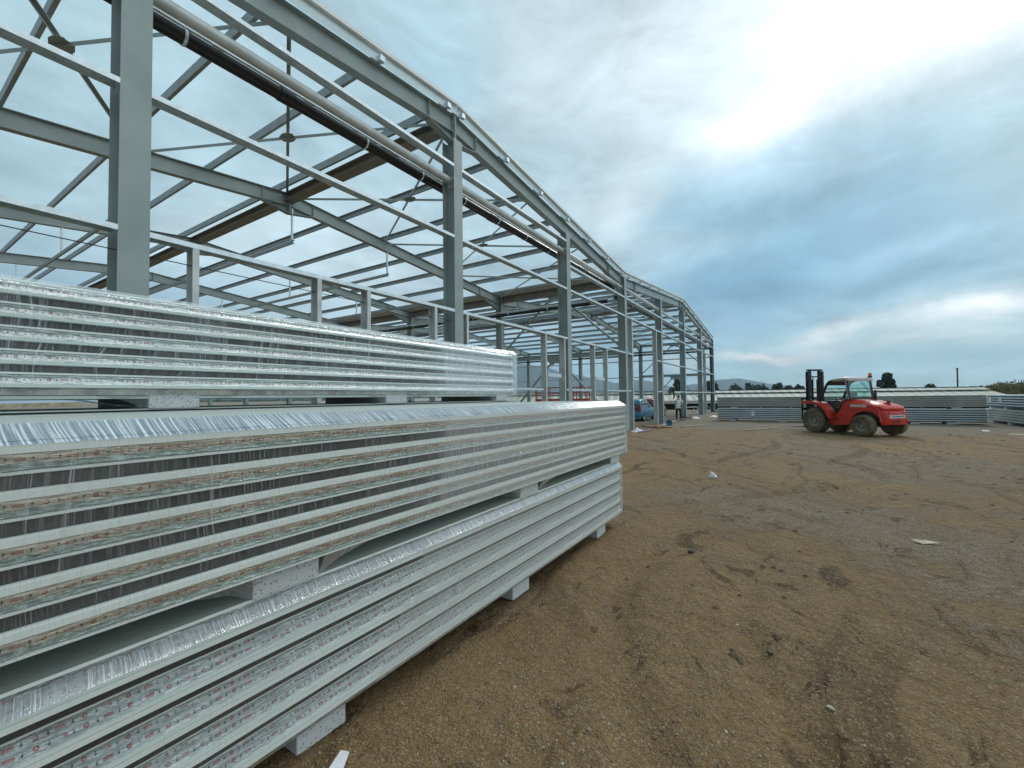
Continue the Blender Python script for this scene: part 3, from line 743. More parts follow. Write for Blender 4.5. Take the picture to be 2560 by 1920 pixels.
# ================================================================== PANEL BUNDLES
def bundle(name, n, pitch, kind, L, W, label, group, detail=True, mats=('panel', 'panel_lip', 'gap_shade'), wrap=True, x0=0.0):
    """bundle lies along +x, visible long side faces -y at y=0, bottom at z=0"""
    root = empty(name, label=label, cat='panel bundle', group=group)
    H = n*pitch; zt = H
    for k in range(n):
        z = H - k*pitch                                   # top of this panel
        # outline of panel side, list of (depth, z, material slot)
        if kind == 'up':        # foil faces slightly skyward
            rel = [(.030, 0, 0), (.028, -.011, 0), (.050, -.013, 1), (.046, -.017, 3), (.012, -.072, 1), (.0, -.074, 0), (.0, -.084, 1), (.004, -.086, 1), (.0, -.088, 0), (.0, -.106, 1), (.008, -.108, 1), (.06, -.109, 1)]
        elif kind == 'up_steep':
            rel = [(.022, 0, 0), (.020, -.009, 0), (.032, -.011, 1), (.028, -.018, 3), (.012, -.056, 1), (.0, -.058, 1), (.0, -.072, 1), (.010, -.074, 1), (.09, -.075, 1)]
        else:                   # foil faces slightly groundward
            rel = [(.02, 0, 0), (.0, -.004, 0), (.0, -.026, 1), (.004, -.028, 3), (.016, -.060, 4), (.016, -.072, 1), (.020, -.077, 0), (.010, -.078, 0), (.010, -.087, 1), (.014, -.088, 1), (.09, -.089, 1)]
        mb = MB(); cr = []
        last = rel[-1][1]
        # body of the panel: profile closed at the back
        prof = [(W, z)] + [(d, z+q) for d, q, s in rel] + [(W, z+last)]
        nn = len(prof)
        vs = [(x0, a, b) for a, b in prof]+[(x0+L, a, b) for a, b in prof]
        mb.add(vs, [tuple(range(nn))[::-1], tuple(range(nn, 2*nn))], 1)
        for i in range(nn):
            j = (i+1) % nn; slot = 1
            if i == 0: slot = 2
            elif 1 <= i < nn-2: slot = {0: 0, 1: 1}.get(rel[i-1][2], 1)
            if i == nn-2: slot = 3
            mb.add([vs[i], vs[j], vs[j+nn], vs[i+nn]], [(0, 1, 2, 3)], slot)
        p = mb.build('panel', [mats[1], mats[0], 'panel_top' if detail else mats[0], mats[0]], root)
        if detail:
            fi = 3
            for i, (d, q, s) in enumerate(rel):
                if s == 3:
                    d2, q2, _ = rel[i+1]
                    fm = MB(); e = .0012; hgt = math.hypot(d-d2, q-q2)
                    seg = 40 if kind != 'down' else 40
                    for t in range(seg):
                        xa = x0+.01+(L-.02)*t/seg; xb = x0+.01+(L-.02)*(t+1)/seg
                        fm.add([(xa, d-e*2, z+q), (xb, d-e*2, z+q), (xb, d2-e*2, z+q2), (xa, d2-e*2, z+q2)], [(0, 1, 2, 3)], 0,
                               [[(xa, 0), (xb, 0), (xb, hgt), (xa, hgt)]])
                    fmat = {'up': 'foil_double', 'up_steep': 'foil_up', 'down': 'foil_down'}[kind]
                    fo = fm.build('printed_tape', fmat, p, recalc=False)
                    # crumpled free edge of the tape: a thin wavy strip
                    cm = MB(); N = 260; rnd = random.Random(k*17+len(name))
                    if kind == 'down': zc, dc = z-.062, .016
                    else: zc, dc = z+q+.002, d
                    prev = None
                    for t in range(N+1):
                        x = x0+.01+(L-.02)*t/N; a = rnd.uniform(-.0035, .0035); b_ = rnd.uniform(.001, .009)
                        a2 = rnd.uniform(-.003, .003)
                        if kind == 'down': row = [(x, dc-.004-b_, zc+.006+a*.8), (x, dc-.001, zc-.003+a2), (x, dc-.006-b_*.6, zc-.010+a2), (x, dc+.002, zc-.015)]
                        else: row = [(x, dc-.001, zc+.004), (x, dc-.006-b_*.8, zc+.002+a*.6), (x, dc-.012, zc-.006+a2*.6)]
                        if prev:
                            for r_ in range(len(row)-1):
                                cm.add([prev[r_], row[r_], row[r_+1], prev[r_+1]], [(0, 1, 2, 3)], 0, [[(prev[0][0], r_*.006), (x, r_*.006), (x, (r_+1)*.006), (prev[0][0], (r_+1)*.006)]])
                        prev = row
                    cm.build('crumpled_edge', 'crumple', p, recalc=False)
    # dark strips that paint the shade into the recesses between the panels
    for k in range(n):
        z = H-k*pitch
        bot = z-pitch
        if kind == 'down' and detail and k == n-1: continue
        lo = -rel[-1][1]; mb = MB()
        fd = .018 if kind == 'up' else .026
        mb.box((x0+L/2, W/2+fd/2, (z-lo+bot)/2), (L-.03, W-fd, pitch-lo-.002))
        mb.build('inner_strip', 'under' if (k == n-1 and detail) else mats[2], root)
    return root, H
def blocks(root, xs, h, lx=.29, ly=.9, y0=.06, mat='foam', z1=0.0):
    for x in xs:
        mb = MB(); mb.box((x, y0+ly/2, z1-h/2), (lx, ly, h)); mb.build('support_block', mat, root, bevel=.006)
def wrap_side(root, x0, L, prof, mat, name='stretch_wrap', uvoff=0, seg=60, jit=.002):
    """film over given (y,z) profile"""
    mb = MB(); d = [0]
    for (a, b), (c, e) in zip(prof[:-1], prof[1:]): d.append(d[-1]+math.hypot(a-c, b-e))
    for t in range(seg):
        xa = x0+L*t/seg; xb = x0+L*(t+1)/seg
        ja = jit*mn.noise(Vector((xa*7, 0, uvoff))); jb = jit*mn.noise(Vector((xb*7, 0, uvoff)))
        for i in range(len(prof)-1):
            (a, b), (c, e) = prof[i], prof[i+1]
            mb.add([(xa, a+ja, b), (xb, a+jb, b), (xb, c+jb, e), (xa, c+ja, e)], [(0, 1, 2, 3)], 0, [[(xa+uvoff, d[i]), (xb+uvoff, d[i]), (xb+uvoff, d[i+1]), (xa+uvoff, d[i+1])]])
    return mb.build(name, mat, root, recalc=False)
GB = 'wrapped panel bundles stacked beside the camera'
# bottom bundle
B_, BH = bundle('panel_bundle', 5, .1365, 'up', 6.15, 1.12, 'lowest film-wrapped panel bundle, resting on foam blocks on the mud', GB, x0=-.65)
B_.location = (0, 1.895, .135)
blocks(B_, (-.3, 1.30, 3.13, 4.94), .135, .26)
wrap_side(B_, -.66, 6.19, [(-.004, BH-.072), (-.006, .02)], 'wrap_clear', uvoff=3)
wrap_side(B_, -.66, 6.19, [(.056, BH-.008), (-.005, BH-.072)], 'wrap_top', 'folded_wrap', uvoff=9)
# middle bundle
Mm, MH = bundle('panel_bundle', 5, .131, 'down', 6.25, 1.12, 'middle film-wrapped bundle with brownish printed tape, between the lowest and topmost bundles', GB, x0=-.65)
Mm.location = (0, 1.85, .878)
blocks(Mm, (-.3, 1.10, 3.21, 5.33), .112, .30, z1=.050)
wrap_side(Mm, -.66, 6.27, [(.105, MH+.057), (-.004, MH-.002)], 'wrap_top', 'folded_wrap', uvoff=21)
wrap_side(Mm, -.66, 6.27, [(-.005, MH-.002), (-.006, .05)], 'wrap', uvoff=14)
# raised ridge of top sheet behind the folded film
mb = MB(); mb.prism([(0, 0), (0, 0)], 0, 0) if False else None
mb.box((2.475, .62, MH+.027), (6.25, 1.02, .054)); mb.build('panel', ['panel_top'], Mm)
mb = MB(); mb.box((2.475, .060, MH+.005), (6.2, .09, .008)); mb.build('gap_shade_strip', 'gap_shade', Mm)  # dark strip paints the shaded void under the folded film
# second row behind carrying the top bundle
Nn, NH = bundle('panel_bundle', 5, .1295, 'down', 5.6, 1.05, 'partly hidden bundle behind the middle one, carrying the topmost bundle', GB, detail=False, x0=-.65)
Nn.location = (0, 3.07, .948)
blocks(Nn, (0, 2.1, 4.4), .128)
mb = MB(); mb.box((2.15, .52, MH+.004), (5.6, 1.04, .008)); mb.build('panel', ['panel_top'], Nn)
No, NoH = bundle('panel_bundle', 5, .1365, 'up', 5.8, 1.05, 'hidden lowest bundle of the rear row of the stack', GB, detail=False, x0=-.65)
No.location = (0, 3.12, .135)
blocks(No, (0, 2.1, 4.4), .135)
# top bundle
T_, TH = bundle('panel_bundle', 5, .1095, 'up_steep', 5.35, 1.1, 'topmost film-wrapped panel bundle, white printed tape glaring in the sky light', GB, x0=-.60)
T_.location = (0, 3.04, 1.687)
blocks(T_, (-.2, 1.075, 2.78, 4.5), .078, .25, .9, .02)
wrap_side(T_, -.61, 5.42, [(.5, TH+.03), (.045, TH+.018), (-.003, TH-.030), (-.005, 0.0), (.06, -.015)], 'wrap', uvoff=31)
mb = MB(); mb.box((2.08, .55, -.012), (5.3, 1.05, .016)); mb.build('base_sheet', ['panel'], T_)
# film end caps that stick out past the panel ends
def end_cap(root, x, W, z0, z1, out, cham, mat='wrap_end', name='film_end'):
    mb = MB(); N = 10
    ring0 = [(x-.10, -.006, z0), (x-.10, -.006, z1-cham[1]), (x-.10, cham[0], z1), (x-.10, W, z1)]
    ring1 = [(x+out*.8, -.002, z0), (x+out, 0, z1-cham[1]-.01), (x+out*.55, cham[0]+.03, z1-.012), (x+out*.4, W, z1-.012)]
    ring2 = [(x+out*.9, .25, z0+.01), (x+out*1.05, .25, z1-cham[1]-.01), (x+out*.9, .30, z1-.04), (x+out*.8, W-.1, z1-.04)]
    for A, Bq in ((ring0, ring1), (ring1, ring2)):
        for i in range(3):
            u0 = 0 if A is ring0 else .15
            mb.add([A[i], Bq[i], Bq[i+1], A[i+1]], [(0, 1, 2, 3)], 0, [[(x+u0, i*.2), (x+u0+.13, i*.2), (x+u0+.13, i*.2+.2), (x+u0, i*.2+.2)]])
    return mb.build(name, mat, root, recalc=False)
for rt, xs, hh, hx, zz in ((Mm, (1.10, 3.21, 5.33), .112, .15, .05), (T_, (1.075, 2.78, 4.5), .078, .125, 0)):
    for x in xs:
        for sd in (-1, 1):
            mb = MB(); a = (x+sd*(hx+.004), .02, zz-.004); b_ = (x+sd*(hx+.24), .0, zz-.004); c = (x+sd*(hx+.006), .07, zz-hh*.96); d = (x+sd*(hx+.10), .035, zz-hh*.40)
            mb.add([a, b_, d, c], [(0, 1, 2), (0, 2, 3)], 0, [[(0, 0), (.2, 0), (.1, .1)], [(0, 0), (.1, .1), (0, .13)]]); mb.build('taut_film', 'wrap_end', rt, recalc=False)
end_cap(B_, 5.5, 1.1, .02, BH+.006, .035, (.06, .09))
end_cap(Mm, 5.6, 1.1, .05, MH+.06, .045, (.11, .062))
end_cap(T_, 4.75, 1.08, -.03, TH+.03, .09, (.05, .05))
# loose film hanging under the top bundle's first gap
mb = MB(); N = 14
for i in range(N):
    for j in range(5):
        def P_(i, j):
            t = i/N; s = j/5; return (.62+.33*t, .02+.25*s, -.012-.055*sin(pi*.5*t)*(1-s*.3)-.004*sin(i*1.7+j))
        mb.add([P_(i, j), P_(i+1, j), P_(i+1, j+1), P_(i, j+1)], [(0, 1, 2, 3)], 0, [[(i*.02, j*.02), (i*.02+.02, j*.02), (i*.02+.02, j*.02+.02), (i*.02, j*.02+.02)]])
mb.build('loose_film', 'wrap_end', T_, recalc=False)

# far bundles
def far_bundle(n, pitch, L, label, mat, loc, rz, group, labels=(), blk=(), name='panel_bundle', bh=.10, kind='down'):
    root = empty(name, label=label, cat='panel bundle', group=group)
    H = n*pitch; W = 1.1
    for k in range(n):
        z = H-k*pitch; p_ = pitch
        mb = MB()
        if kind == 'down': prof = [(W, z), (0, z), (0, z-p_*.46), (.10, z-p_*.52), (.10, z-p_*.97), (W, z-p_*.97)]
        else: prof = [(W, z), (.06, z), (.06, z-p_*.10), (.0, z-p_*.16), (.0, z-p_*.34), (.05, z-p_*.42), (.045, z-p_*.72), (.09, z-p_*.78), (.09, z-p_*.97), (W, z-p_*.97)]
        nn = len(prof); vs = [(0, a, b) for a, b in prof]+[(L, a, b) for a, b in prof]
        mb.add(vs, [tuple(range(nn))[::-1], tuple(range(nn, 2*nn))]+[(i, (i+1) % nn, (i+1) % nn+nn, i+nn) for i in range(nn)])
        pp = mb.build('panel', mat, root)
        if kind == 'down':
            mb = MB(); mb.box((L/2, .094, z-p_*.75), (L-.02, .008, p_*.40)); mb.build('gap_shade_strip', 'slate', pp)  # dark strip puts the groove's shade into colour
        else:
            mb = MB(); mb.box((L/2, .080, z-p_*.88), (L-.02, .012, p_*.18)); mb.build('gap_shade_strip', 'gap_shade', pp)  # groove shade painted as a dark strip here too
    for x, w_, z0, z1 in labels:
        mb = MB(); mb.box((x, -.008, (z0+z1)/2), (w_, .006, z1-z0)); lb = mb.build('paper_label', 'paper', root)
        mb = MB()
        for r_ in range(3):
            mb.box((x-w_*.32, -.0125, z0+(z1-z0)*(.2+.27*r_)), (w_*.24, .003, (z1-z0)*.12))
        mb.build('printed_mark', 'tail', lb)
    for x in blk:
        mb = MB(); mb.box((x, .5, -bh/2), (.38, .94, bh)); mb.build('support_block', 'foam', root)
    root.location = loc; root.rotation_euler = (0, 0, rz)
    return root
GF = 'panel bundles stored across the far side of the yard'
far_bundle(6, .115, 12.3, 'long blue-grey striped bundle lying on the ground behind the forklift', 'farpanel', (31.1, 4.2, .10), -pi/2-.06*0, GF, labels=[(2.0, .22, .22, .5), (5.2, .95, .10, .55), (7.9, .5, .2, .55)], blk=(.9, 3.6, 6.1, 9.6, 11.0))
far_bundle(6, .106, 12.3, 'long dull green-grey bundle stacked on the blue-grey one behind the forklift', 'farpanel2', (31.1, 4.2, .88), -pi/2, GF, blk=(1.0, 4.9, 9.0, 11.2), bh=.085, kind='up')
far_bundle(5, .13, 6.2, 'grey-brown bundle on the ground at the right edge of the yard', 'farpanel2', (34.7, -8.95, .10), pi, GF, blk=(.7, 3.0, 5.2), kind='up')
far_bundle(5, .125, 6.2, 'pale blue-grey bundle with paper labels stacked at the right edge of the yard', 'farpanel', (34.7, -8.95, .86), pi, GF, labels=[(.7, .5, .25, .52), (2.1, .4, .25, .52)], blk=(.6, 2.6, 5.0), bh=.09)

# ================================================================== FORKLIFT
def wheel(root, c, r, wdt, hub_r, lug=True, side=1, name='wheel', steer=0):
    ax = Vector((sin(-steer), cos(steer), 0))
    n = 44
    def mod(i, j): return (.030 if (i % 2 == 0) else -.004) if (lug and j in (2, 3)) else 0
    mb = MB(); h = wdt/2
    prof = [(hub_r, -h*.8), (r*.86, -h), (r*.975, -h*.85), (r*.975, h*.85), (r*.86, h), (hub_r, h*.8)]
    mb.torus_profile(prof, c, ax, n, mod=mod)
    if lug:                                              # chevron lugs
        for i in range(n//2):
            th = 2*pi*i/(n//2); a = ax.orthogonal().normalized(); b = ax.cross(a)
            for s in (-1, 1):
                t2 = th+.12*s
                p = Vector(c)+(a*cos(th)+b*sin(th))*(r*.985); q = Vector(c)+(a*cos(t2+.05)+b*sin(t2+.05))*(r*.985)+ax*(s*h*.95)
                up = (p-Vector(c)).normalized(); mb.bar(p, q, .05, .03, up=up)
    wobj = bpy.data.objects.new(name, None); COL.objects.link(wobj); wobj.parent = root
    mb.build('tyre', 'rubber', wobj, smooth=True)
    rm = MB(); s = side
    rm.torus_profile([(hub_r+.005, -h*.78), (hub_r+.005, h*.78), (hub_r*.86, h*.72), (hub_r*.70, h*.25), (hub_r*.35, h*.22), (hub_r*.30, h*.55), (.001, h*.58), (.001, -h*.58), (hub_r*.30, -h*.55), (hub_r*.35, -h*.22), (hub_r*.7, -h*.25), (hub_r*.86, -h*.72)], c, ax, 28)
    for k in range(6):
        th = 2*pi*k/6; a = ax.orthogonal().normalized(); b = ax.cross(a); p = Vector(c)+(a*cos(th)+b*sin(th))*hub_r*.52
        rm.tube(p-ax*h*.30, p+ax*h*.30, .018, 6)
    rm.build('rim', 'rim', wobj, smooth=True)
    return wobj
def text_obj(s, size, loc, rot, mat, parent, name='lettering', bold=0.0, sx=1.0, depth=.002):
    cu = bpy.data.curves.new(name, 'FONT'); cu.body = s; cu.size = size; cu.extrude = depth; cu.offset = bold; cu.align_x = 'CENTER'; cu.align_y = 'CENTER'
    o = bpy.data.objects.new(name, cu); COL.objects.link(o)
    bpy.context.view_layer.update()
    me = bpy.data.meshes.new_from_object(o); bpy.data.objects.remove(o)
    me.materials.clear(); me.materials.append(M[mat])
    o = bpy.data.objects.new(name, me); COL.objects.link(o); o.location = loc; o.rotation_euler = rot; o.scale = (sx, 1, 1); o.parent = parent
    return o
FK = empty('forklift', (22.66, -2.04, 0), R_(46), 'red rough-terrain forklift with black mast and muddy wheels, parked in the yard', 'forklift')
wheel(FK, (1.05, .68, .52), .52, .40, .25, True)
wheel(FK, (1.05, -.60, .52), .52, .40, .25, True)
wheel(FK, (-1.03, .80, .41), .41, .34, .21, False)
wheel(FK, (-1.03, -.70, .41), .41, .34, .21, False, steer=.35)
def body_loft(secs, name, mat, parent, bevel=.02):
    """secs: (x, half width, z low, z high, top inset)"""
    mb = MB(); S = []
    for x, hw, z0, z1, ins in secs:
        S.append([(x, -hw, z0), (x, hw, z0), (x, hw, z0+(z1-z0)*.75), (x, hw-ins, z1), (x, -hw+ins, z1), (x, -hw, z0+(z1-z0)*.75)])
    mb.loft(S); return mb.build(name, mat, parent, smooth=True, bevel=bevel)
# rear counterweight and bonnet
bonnet = body_loft([(.02, .60, .96, 1.40, .10), (-.30, .62, .96, 1.42, .14), (-.8, .63, .96, 1.37, .20), (-1.25, .62, .96, 1.27, .26), (-1.48, .57, .98, 1.19, .28), (-1.58, .48, 1.0, 1.10, .22)], 'bonnet', 'red', FK)
# side skirts with wheel arch (prism both sides)
side = [(.30, .40), (.45, .40), (.62, .46), (.32, .78), (.22, .82), (.02, .84), (-.02, 1.30), (-.10, 1.36), (-1.0, 1.22), (-1.9, 1.06), (-1.95, .98), (-1.97, .50), (-1.86, .42), (-1.62, .42)]
arch = [(-1.00+.62*cos(t), .38+.58*sin(t)) for t in np.linspace(R_(8), R_(162), 12)]
side_poly = arch[::-1] + [(-.36, .40), (.32, .36), (.62, .40), (.32, .78), (.16, .82), (-.04, 1.06), (-.10, 1.10), (-1.44, 1.04), (-1.50, .98), (-1.56, .50)]
for s in (1, -1):
    mb = MB(); mb.prism(side_poly, s*.60, s*.66); mb.build('side_panel', 'red', FK, bevel=.008)
# counterweight block
cw = body_loft([(-1.42, .62, .80, .99, .02), (-1.50, .62, .46, .99, .03), (-1.56, .57, .44, .98, .04), (-1.62, .46, .46, .97, .05)], 'counterweight', 'red', FK, .04)
for z, w_ in ((.55, .5), ):
    mb = MB(); mb.box((-1.615, .0, .58), (.02, .40, .07)); mb.build('tow_slot', 'black', cw)
mb = MB(); mb.box((-1.605, .33, .90), (.04, .08, .04)); mb.box((-1.605, -.33, .90), (.04, .08, .04)); mb.build('rear_lamp', 'black', cw)
# plate with blue writing on the counterweight corner
pl = MB(); pl.box((-1.632, -.04, .76), (.012, .74, .12)); plo = pl.build('name_plate', 'white', cw)
M['bluetext'] = simple('blue_ink', (.02, .08, .30), .5)
text_obj('T. LIAKOMIHATIS', .085, (-1.64, -.04, .76), (pi/2, 0, -pi/2), 'bluetext', plo, bold=.002)
# chassis + floor
mb = MB(); mb.box((-.95, 0, .74), (1.12, 1.06, .58)); mb.build('wheel_housing', 'black', FK)
mb = MB(); mb.box((-.12, 0, .50), (2.4, .62, .22)); mb.box((.45, 0, .60), (.9, 1.1, .12)); mb.build('chassis', 'black', FK, bevel=.01)
mb = MB(); mb.tube((.98, -.70, .50), (.98, .70, .50), .11, 14); mb.tube((-1.05, -.62, .41), (-1.05, .62, .41), .07, 12); mb.build('axle', 'black', FK, smooth=True)
# front fenders
for s in (1, -1):
    mb = MB(); prof = [(1.55, 1.23), (1.05, 1.24), (.78, 1.18), (.52, .98), (.30, .62), (.24, .62), (.40, .98), (.66, 1.27), (1.02, 1.35), (1.55, 1.35)]
    mb.prism(prof, s*.50, s*.93); mb.build('fender', 'red', FK, bevel=.012)
mb = MB(); mb.box((.22, .62, .80), (.06, .26, .03)); mb.box((.30, .63, .62), (.36, .24, .03)); mb.build('step', 'black', FK)
# dashboard, seat, wheel, levers
mb = MB(); mb.loft([[(.74, -.4, .7), (.74, .4, .7), (.95, .4, .7), (.95, -.4, .7)], [(.76, -.3, 1.35), (.76, .3, 1.35), (.92, .35, 1.28), (.92, -.35, 1.28)]]); mb.build('dashboard', 'black', FK, bevel=.02)
mb = MB(); mb.torus_profile([(.17, -.012), (.194, -.012), (.194, .012), (.17, .012)], (.62, 0, 1.45), (-.45, 0, 1), 24); mb.tube((.62, 0, 1.45), (.78, 0, 1.28), .02, 8)
for t in (0, 2.1, 4.2):
    mb.bar((.62, 0, 1.45), (.62+.16*cos(t)*.9, .17*sin(t), 1.45+.07*cos(t)), .018)
mb.build('steering_wheel', 'black', FK, smooth=True)
st = MB(); st.box((.32, 0, 1.0), (.46, .50, .14)); seat = st.build('seat', 'black', FK, bevel=.04)
sb = MB(); sb.loft([[(.06, -.24, 1.05), (.06, .24, 1.05), (.16, .24, 1.05), (.16, -.24, 1.05)], [(-.04, -.22, 1.70), (-.04, .22, 1.70), (.05, .22, 1.70), (.05, -.22, 1.70)]]); sb.build('backrest', M.setdefault('seatblue', simple('blue_grey_vinyl', (.10, .17, .22), .6)), seat, bevel=.03)
for y in (-.30, -.37):
    mb = MB(); mb.tube((.35, y, 1.05), (.45, y, 1.42), .012, 8); mb.tube((.45, y, 1.42), (.455, y, 1.46), .022, 8); mb.build('lever', 'black', FK)
# cab frame
def cabside(s):
    mb = MB(); y = s*.60
    pts = [(.98, 1.26), (.62, 2.02), (.48, 2.16), (.30, 2.20), (-.24, 2.24), (-.35, 1.44)]
    for a, b in zip(pts[:-1], pts[1:]): mb.bar((a[0], y, a[1]), (b[0], y, b[1]), .07, .075, up=(0, 1, 0))
    mb.bar((-.35, y, 1.44), (-.02, y, 1.30), .05, .05, up=(0, 1, 0))
    mb.bar((-.10, y, 1.36), (.22, y, .84), .05, .06, up=(0, 1, 0))
    return mb.build('cab_frame', 'black', FK, bevel=.008)
for s in (1, -1): cabside(s)
mb = MB(); mb.bar((.50, -.6, 2.12), (.50, .6, 2.12), .06, .06); mb.bar((-.35, -.64, 1.46), (-.35, .64, 1.46), .07, .06); mb.bar((.98, -.6, 1.26), (.98, .6, 1.26), .06, .06); mb.build('cross_bar', 'black', FK)
M['roofgrey'] = simple('pale_roof_paint', (.50, .47, .46), .3, 0, .08, 3)
rf = MB(); S = []
for x, z, hw in ((.40, 2.22, .60), (.25, 2.27, .66), (-.22, 2.30, .68), (-.36, 2.23, .64)):
    S.append([(x, -hw, z-.09), (x, hw, z-.09), (x, hw-.02, z-.01), (x, hw-.14, z+.03), (x, -hw+.14, z+.03), (x, -hw+.02, z-.01)])
rf.loft(S); roof = rf.build('cab_roof', 'roofgrey', FK, smooth=True, bevel=.015)
rb = MB(); rb.loft([[(.36, -.6, 2.14), (.36, .6, 2.14), (.36, .52, 2.26), (.36, -.52, 2.26)], [(.66, -.58, 2.0), (.66, .58, 2.0), (.66, .5, 2.09), (.66, -.5, 2.09)]]); rb.build('roof_front', 'black', roof, bevel=.01)
bb = MB(); bb.tube((-.28, -.58, 2.29), (-.28, -.58, 2.36), .07, 16); bb.build('beacon_base', 'black', roof)
bb = MB(); bb.tube((-.28, -.58, 2.36), (-.28, -.58, 2.48), .062, 16, r2=.052); bb.build('beacon', 'orange', FK, smooth=True)
for pts, nm in ((((.90, 1.36), (.60, 2.00), (-.18, 2.16), (-.26, 1.50)), 'side_window'),):
    for s in (1, -1):
        if nm == 'side_window' and pts[0][0] > .5: 
            if s == 1: continue
        mb = MB(); mb.prism([(a, b) for a, b in pts], s*.598, s*.604); mb.build(nm, 'glass', FK)
mb = MB(); mb.loft([[(-.27, -.58, 2.22), (-.27, .58, 2.22), (-.275, .58, 2.22), (-.275, -.58, 2.22)], [(-.36, -.58, 1.48), (-.36, .58, 1.48), (-.365, .58, 1.48), (-.365, -.58, 1.48)]]); mb.build('rear_window', 'glass', FK)
mb = MB(); mb.loft([[(.62, -.56, 2.02), (.62, .56, 2.02), (.625, .56, 2.02), (.625, -.56, 2.02)], [(.96, -.56, 1.30), (.96, .56, 1.30), (.965, .56, 1.30), (.965, -.56, 1.30)]]); mb.build('windscreen', 'glass', FK)
mb = MB(); mb.path([(-.36, -.36, 1.76), (-.33, -.20, 1.98), (-.31, -.06, 2.12)], .010, 6); mb.build('wiper', 'black', FK)
mb = MB(); mb.tube((-.58, -.42, 1.28), (-.58, -.42, 1.62), .05, 12); mb.tube((-.58, -.42, 1.60), (-.54, -.48, 1.76), .05, 12); mb.build('exhaust_pipe', 'black', FK, smooth=True)
mb = MB(); mb.tube((-1.30, -.1, 1.22), (-1.30, -.1, 1.34), .06, 12); mb.build('filler_neck', 'red', FK); mb = MB(); mb.tube((-1.30, -.1, 1.34), (-1.30, -.1, 1.38), .15, 18, r2=.10); mb.build('air_cap', 'black', FK, smooth=True)
# mast
MX = 1.72
for y in (-.36, .36):
    mb = MB(); mb.isec((MX, y, .28), (MX-.02, y, 2.66), .16, .11, .02, .03, up=(1, 0, 0)); mo = mb.build('mast_rail', 'black', FK)
    mb = MB(); mb.isec((MX+.01, y*.72, .30), (MX-.01, y*.72, 2.74), .12, .07, .016, .02, up=(1, 0, 0)); mb.build('inner_rail', 'black', mo)
mb = MB(); mb.box((MX-.02, 0, 2.72), (.10, .80, .07)); mb.box((MX-.08, 0, 2.42), (.05, .86, .05)); mb.box((MX-.08, 0, 1.25), (.05, .72, .10)); mb.box((MX-.08, 0, .40), (.05, .72, .14)); mb.build('mast_crossmember', 'black', FK)
for y in (-.13, .13):
    mb = MB(); mb.tube((MX-.02, y, .4), (MX-.02, y, 2.3), .035, 10); mb.build('lift_cylinder', 'black', FK, smooth=True)
mb = MB(); mb.path([(MX-.12, .2, 2.4), (MX-.2, .3, 1.9), (MX-.16, .34, 1.3)], .018, 6); mb.path([(MX-.12, .5, 2.42), (MX-.12, .52, 2.3)], .02, 6); mb.path([(MX+.02, .46, 2.42), (MX-.16, .46, 2.42)], .02, 6); mb.build('hydraulic_hose', 'black', FK)
mb = MB(); mb.box((MX+.14, 0, .55), (.06, 1.20, .10)); mb.box((MX+.14, 0, 1.00), (.06, 1.20, .10))
for y in (-.56, -.3, 0, .3, .56): mb.box((MX+.14, y, 1.0), (.035, .05, .90))
mb.box((MX+.14, 0, 1.45), (.05, 1.2, .05)); cg = mb.build('fork_carriage', 'black', FK)
for y in (-.35, .35):
    mb = MB(); mb.box((MX+.20, y, .45), (.045, .12, .62)); mb.loft([[(MX+.18, y-.06, .14), (MX+.18, y+.06, .14), (MX+.18, y+.06, .19), (MX+.18, y-.06, .19)], [(MX+1.25, y-.06, .14), (MX+1.25, y+.06, .14), (MX+1.25, y+.06, .155), (MX+1.25, y-.06, .155)]]); mb.build('fork', 'black', FK)
mb = MB(); mb.box((1.30, .62, 1.28), (.10, .16, .13)); mb.build('headlight', 'chrome', FK, bevel=.02)
M['letter'] = simple('white_lettering', (.80, .78, .72), .5)
text_obj('MANITOU', .15, (-.72, .645, 1.16), (pi/2, 0, pi), 'letter', FK, bold=.006, sx=.92)
mb = MB(); 
for k in range(9): mb.box((-.335+.011*k, .642, 1.46+.085*k), (.05, .006, .045))
mb.build('hazard_strip', 'letter', FK)

